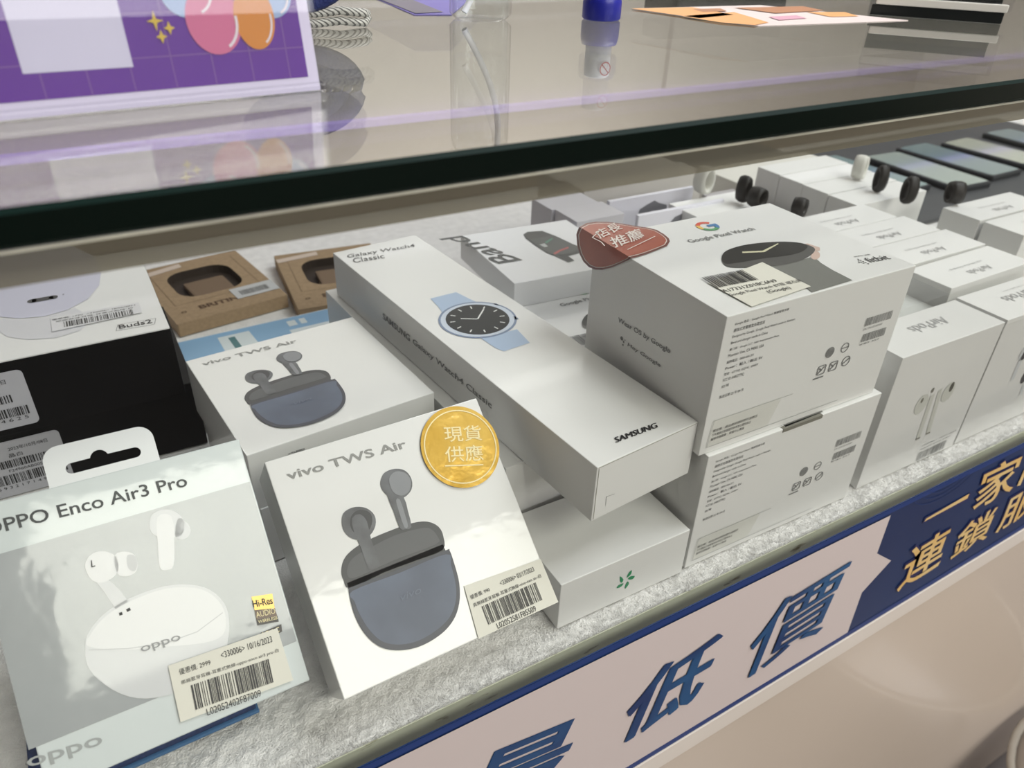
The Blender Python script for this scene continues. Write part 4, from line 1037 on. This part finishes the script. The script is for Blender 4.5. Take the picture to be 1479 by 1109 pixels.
# blue capped stick
p = on_z(868, 28, ZC)
gt = empty('glue_stick', Matrix.Translation((p.x, p.y, ZC)), 'small bottle standing on its dark blue cap, with a white label', 'bottle')
bm = bmesh.new(); lathe(bm, [(.0098, 0), (.0108, .001), (.0108, .009), (.0099, .0125)], 32); obj('cap', bm, mat('dark_blue_cap', (30, 36, 150), .35), gt)
bm = bmesh.new(); lathe(bm, [(.0074, .0125), (.0074, .0290), (.006, .030)], 32); obj('barrel', bm, mat('pale_barrel', (232, 236, 238), .35), gt)
bm = bmesh.new()
for k in range(2): pass
FS = Frame(Matrix.Translation((p.x, p.y, ZC)), gt, (-.0045, -.0078, .0165), (1, 0, 0), (0, 0, 1))
lab_pl = [(p_r, 0) for p_r in ring((.0045, .008), .0038, .0007, 20)]+[(line((.0020, .0055), (.0070, .0105), .0006), 0)]
flat('warning_mark', FS, lab_pl, [mat('mark_red', (200, 80, 76), .5)], .0003)

# leaflets lying on the glass
def leaflet(name, pts, m, extra, label):
    P = [on_z(*q, ZC) for q in pts]; c = sum(P, Vector())/len(P)
    M = Matrix.Translation((c.x, c.y, ZC))
    r = empty(name, M, label, 'leaflet')
    Fq = Frame(M, r, (0, 0, .0003), (1, 0, 0), (0, 1, 0))
    bm = bmesh.new(); a = [bm.verts.new((q.x-c.x, q.y-c.y, .0003)) for q in P]; b = [bm.verts.new((q.x-c.x, q.y-c.y, 0)) for q in P]
    bm.faces.new(a); bm.faces.new(b[::-1])
    for i in range(len(P)): bm.faces.new((a[i], b[i], b[(i+1) % len(P)], a[(i+1) % len(P)]))
    bmesh.ops.recalc_face_normals(bm, faces=bm.faces[:])
    obj('sheet', bm, m, r)
    if extra: flat('print', Fq, [(tp(Fq, lambda x, y: (x, y), *q), k) for q, k in extra[0]], extra[1], .0003)
lo_ = mat('leaflet_orange', (240, 176, 110), .5); lw_ = mat('leaflet_white', (236, 222, 218), .5); lb2 = mat('leaflet_brown', (190, 130, 90), .5)
leaflet('leaflet', ((912, 13), (1098, 8), (1312, 30), (1095, 38)), lw_, ([(((912, 13), (1000, 11), (1060, 22), (1010, 27)), 0), (((985, 24), (1060, 18), (1110, 33), (1090, 37), (1040, 33)), 0), (((1060, 12), (1160, 10), (1190, 16), (1120, 20)), 2), (((1165, 18), (1220, 18), (1240, 24), (1200, 25)), 0), (((1000, 14), (1040, 13), (1050, 17), (1015, 18)), 2), (((1110, 25), (1150, 23), (1165, 27), (1125, 30)), 1)], [lo_, mat('leaflet_pink', (226, 170, 190), .5), lb2]), 'orange and white printed leaflet lying at the top right of the counter')
leaflet('leaflet', ((520, -12), (700, -20), (652, 22), (598, 22)), mat('leaflet_violet', (112, 100, 190), .5), ([(((520, -12), (560, -14), (640, 18), (600, 20)), 0)], [mat('leaflet_grey', (110, 104, 124), .5)]), 'violet printed leaflet behind the coil and the bottle on the counter')
# acrylic card holder with a white bar at the top right
h0, h1_ = on_z(1256, 21, ZC), on_z(1446, 35, ZC)
M = pose(h0.x, h0.y, ZC, math.atan2(h1_.y-h0.y, h1_.x-h0.x)); HL = (h1_-h0).length
ch = empty('card_holder', M, 'black based acrylic card holder at the top right corner of the counter', 'card holder')
box('base', (0, HL, 0, .030, 0, .0062), mat('black_plastic', (26, 30, 30), .3), ch, .0006)
box('white_bar', (.002, HL+.001, -.0010, .0035, .0063, .0105), mat('white_bar', (238, 234, 226), .4), ch, .0006)
box('acrylic_sheet', (.001, HL+.004, .0040, .0060, .0063, .030), acr, ch, .0005)
box('black_card', (.002, HL-.002, .0065, .0080, .0063, .020), mat('black_sheet', (30, 36, 36), .4), ch, .0003)
bm = bmesh.new(); bm_box(bm, 0, .09, 0, .05, 0, .012, .002)
o = obj('black_tray', bm, mat('black_tray', (22, 24, 25), .4)); o.matrix_world = pose(.395, .452, ZC, -.2); tag(o, 'black plastic tray behind the orange leaflet on the counter', 'tray')

# ------------------------------------------------------------------ stool at the lower right
p = on_z(1462, 1096, -.88)
st = empty('stool', Matrix.Translation((p.x+.084, min(p.y-.145, .008), -1.15)), 'clear plastic rimmed stool at the bottom right corner, by the case front', 'stool')
hz = p.z+1.15
bm = bmesh.new(); lathe(bm, [(.15, hz-.02), (.165, hz-.012), (.165, hz-.004), (.155, hz), (.0001, hz+.002)], 48); obj('seat', bm, mat('seat_grey', (120, 110, 100), .3, coat=.5), st)
bm = bmesh.new(); tube(bm, [(.168*math.cos(2*math.pi*i/48), .168*math.sin(2*math.pi*i/48), hz-.004) for i in range(48)], .005, 8, closed=True); obj('rim', bm, mat('clear_rim', (150, 144, 134), .2, coat=1), st)
for k in range(4):
    a = math.pi/4+k*math.pi/2; bm = bmesh.new(); tube(bm, [(.12*math.cos(a), .12*math.sin(a), hz-.015), (.16*math.cos(a), .16*math.sin(a), 0)], .009, 10); obj('leg', bm, mat('steel_leg', (170, 168, 164), .3, metal=.8), st)
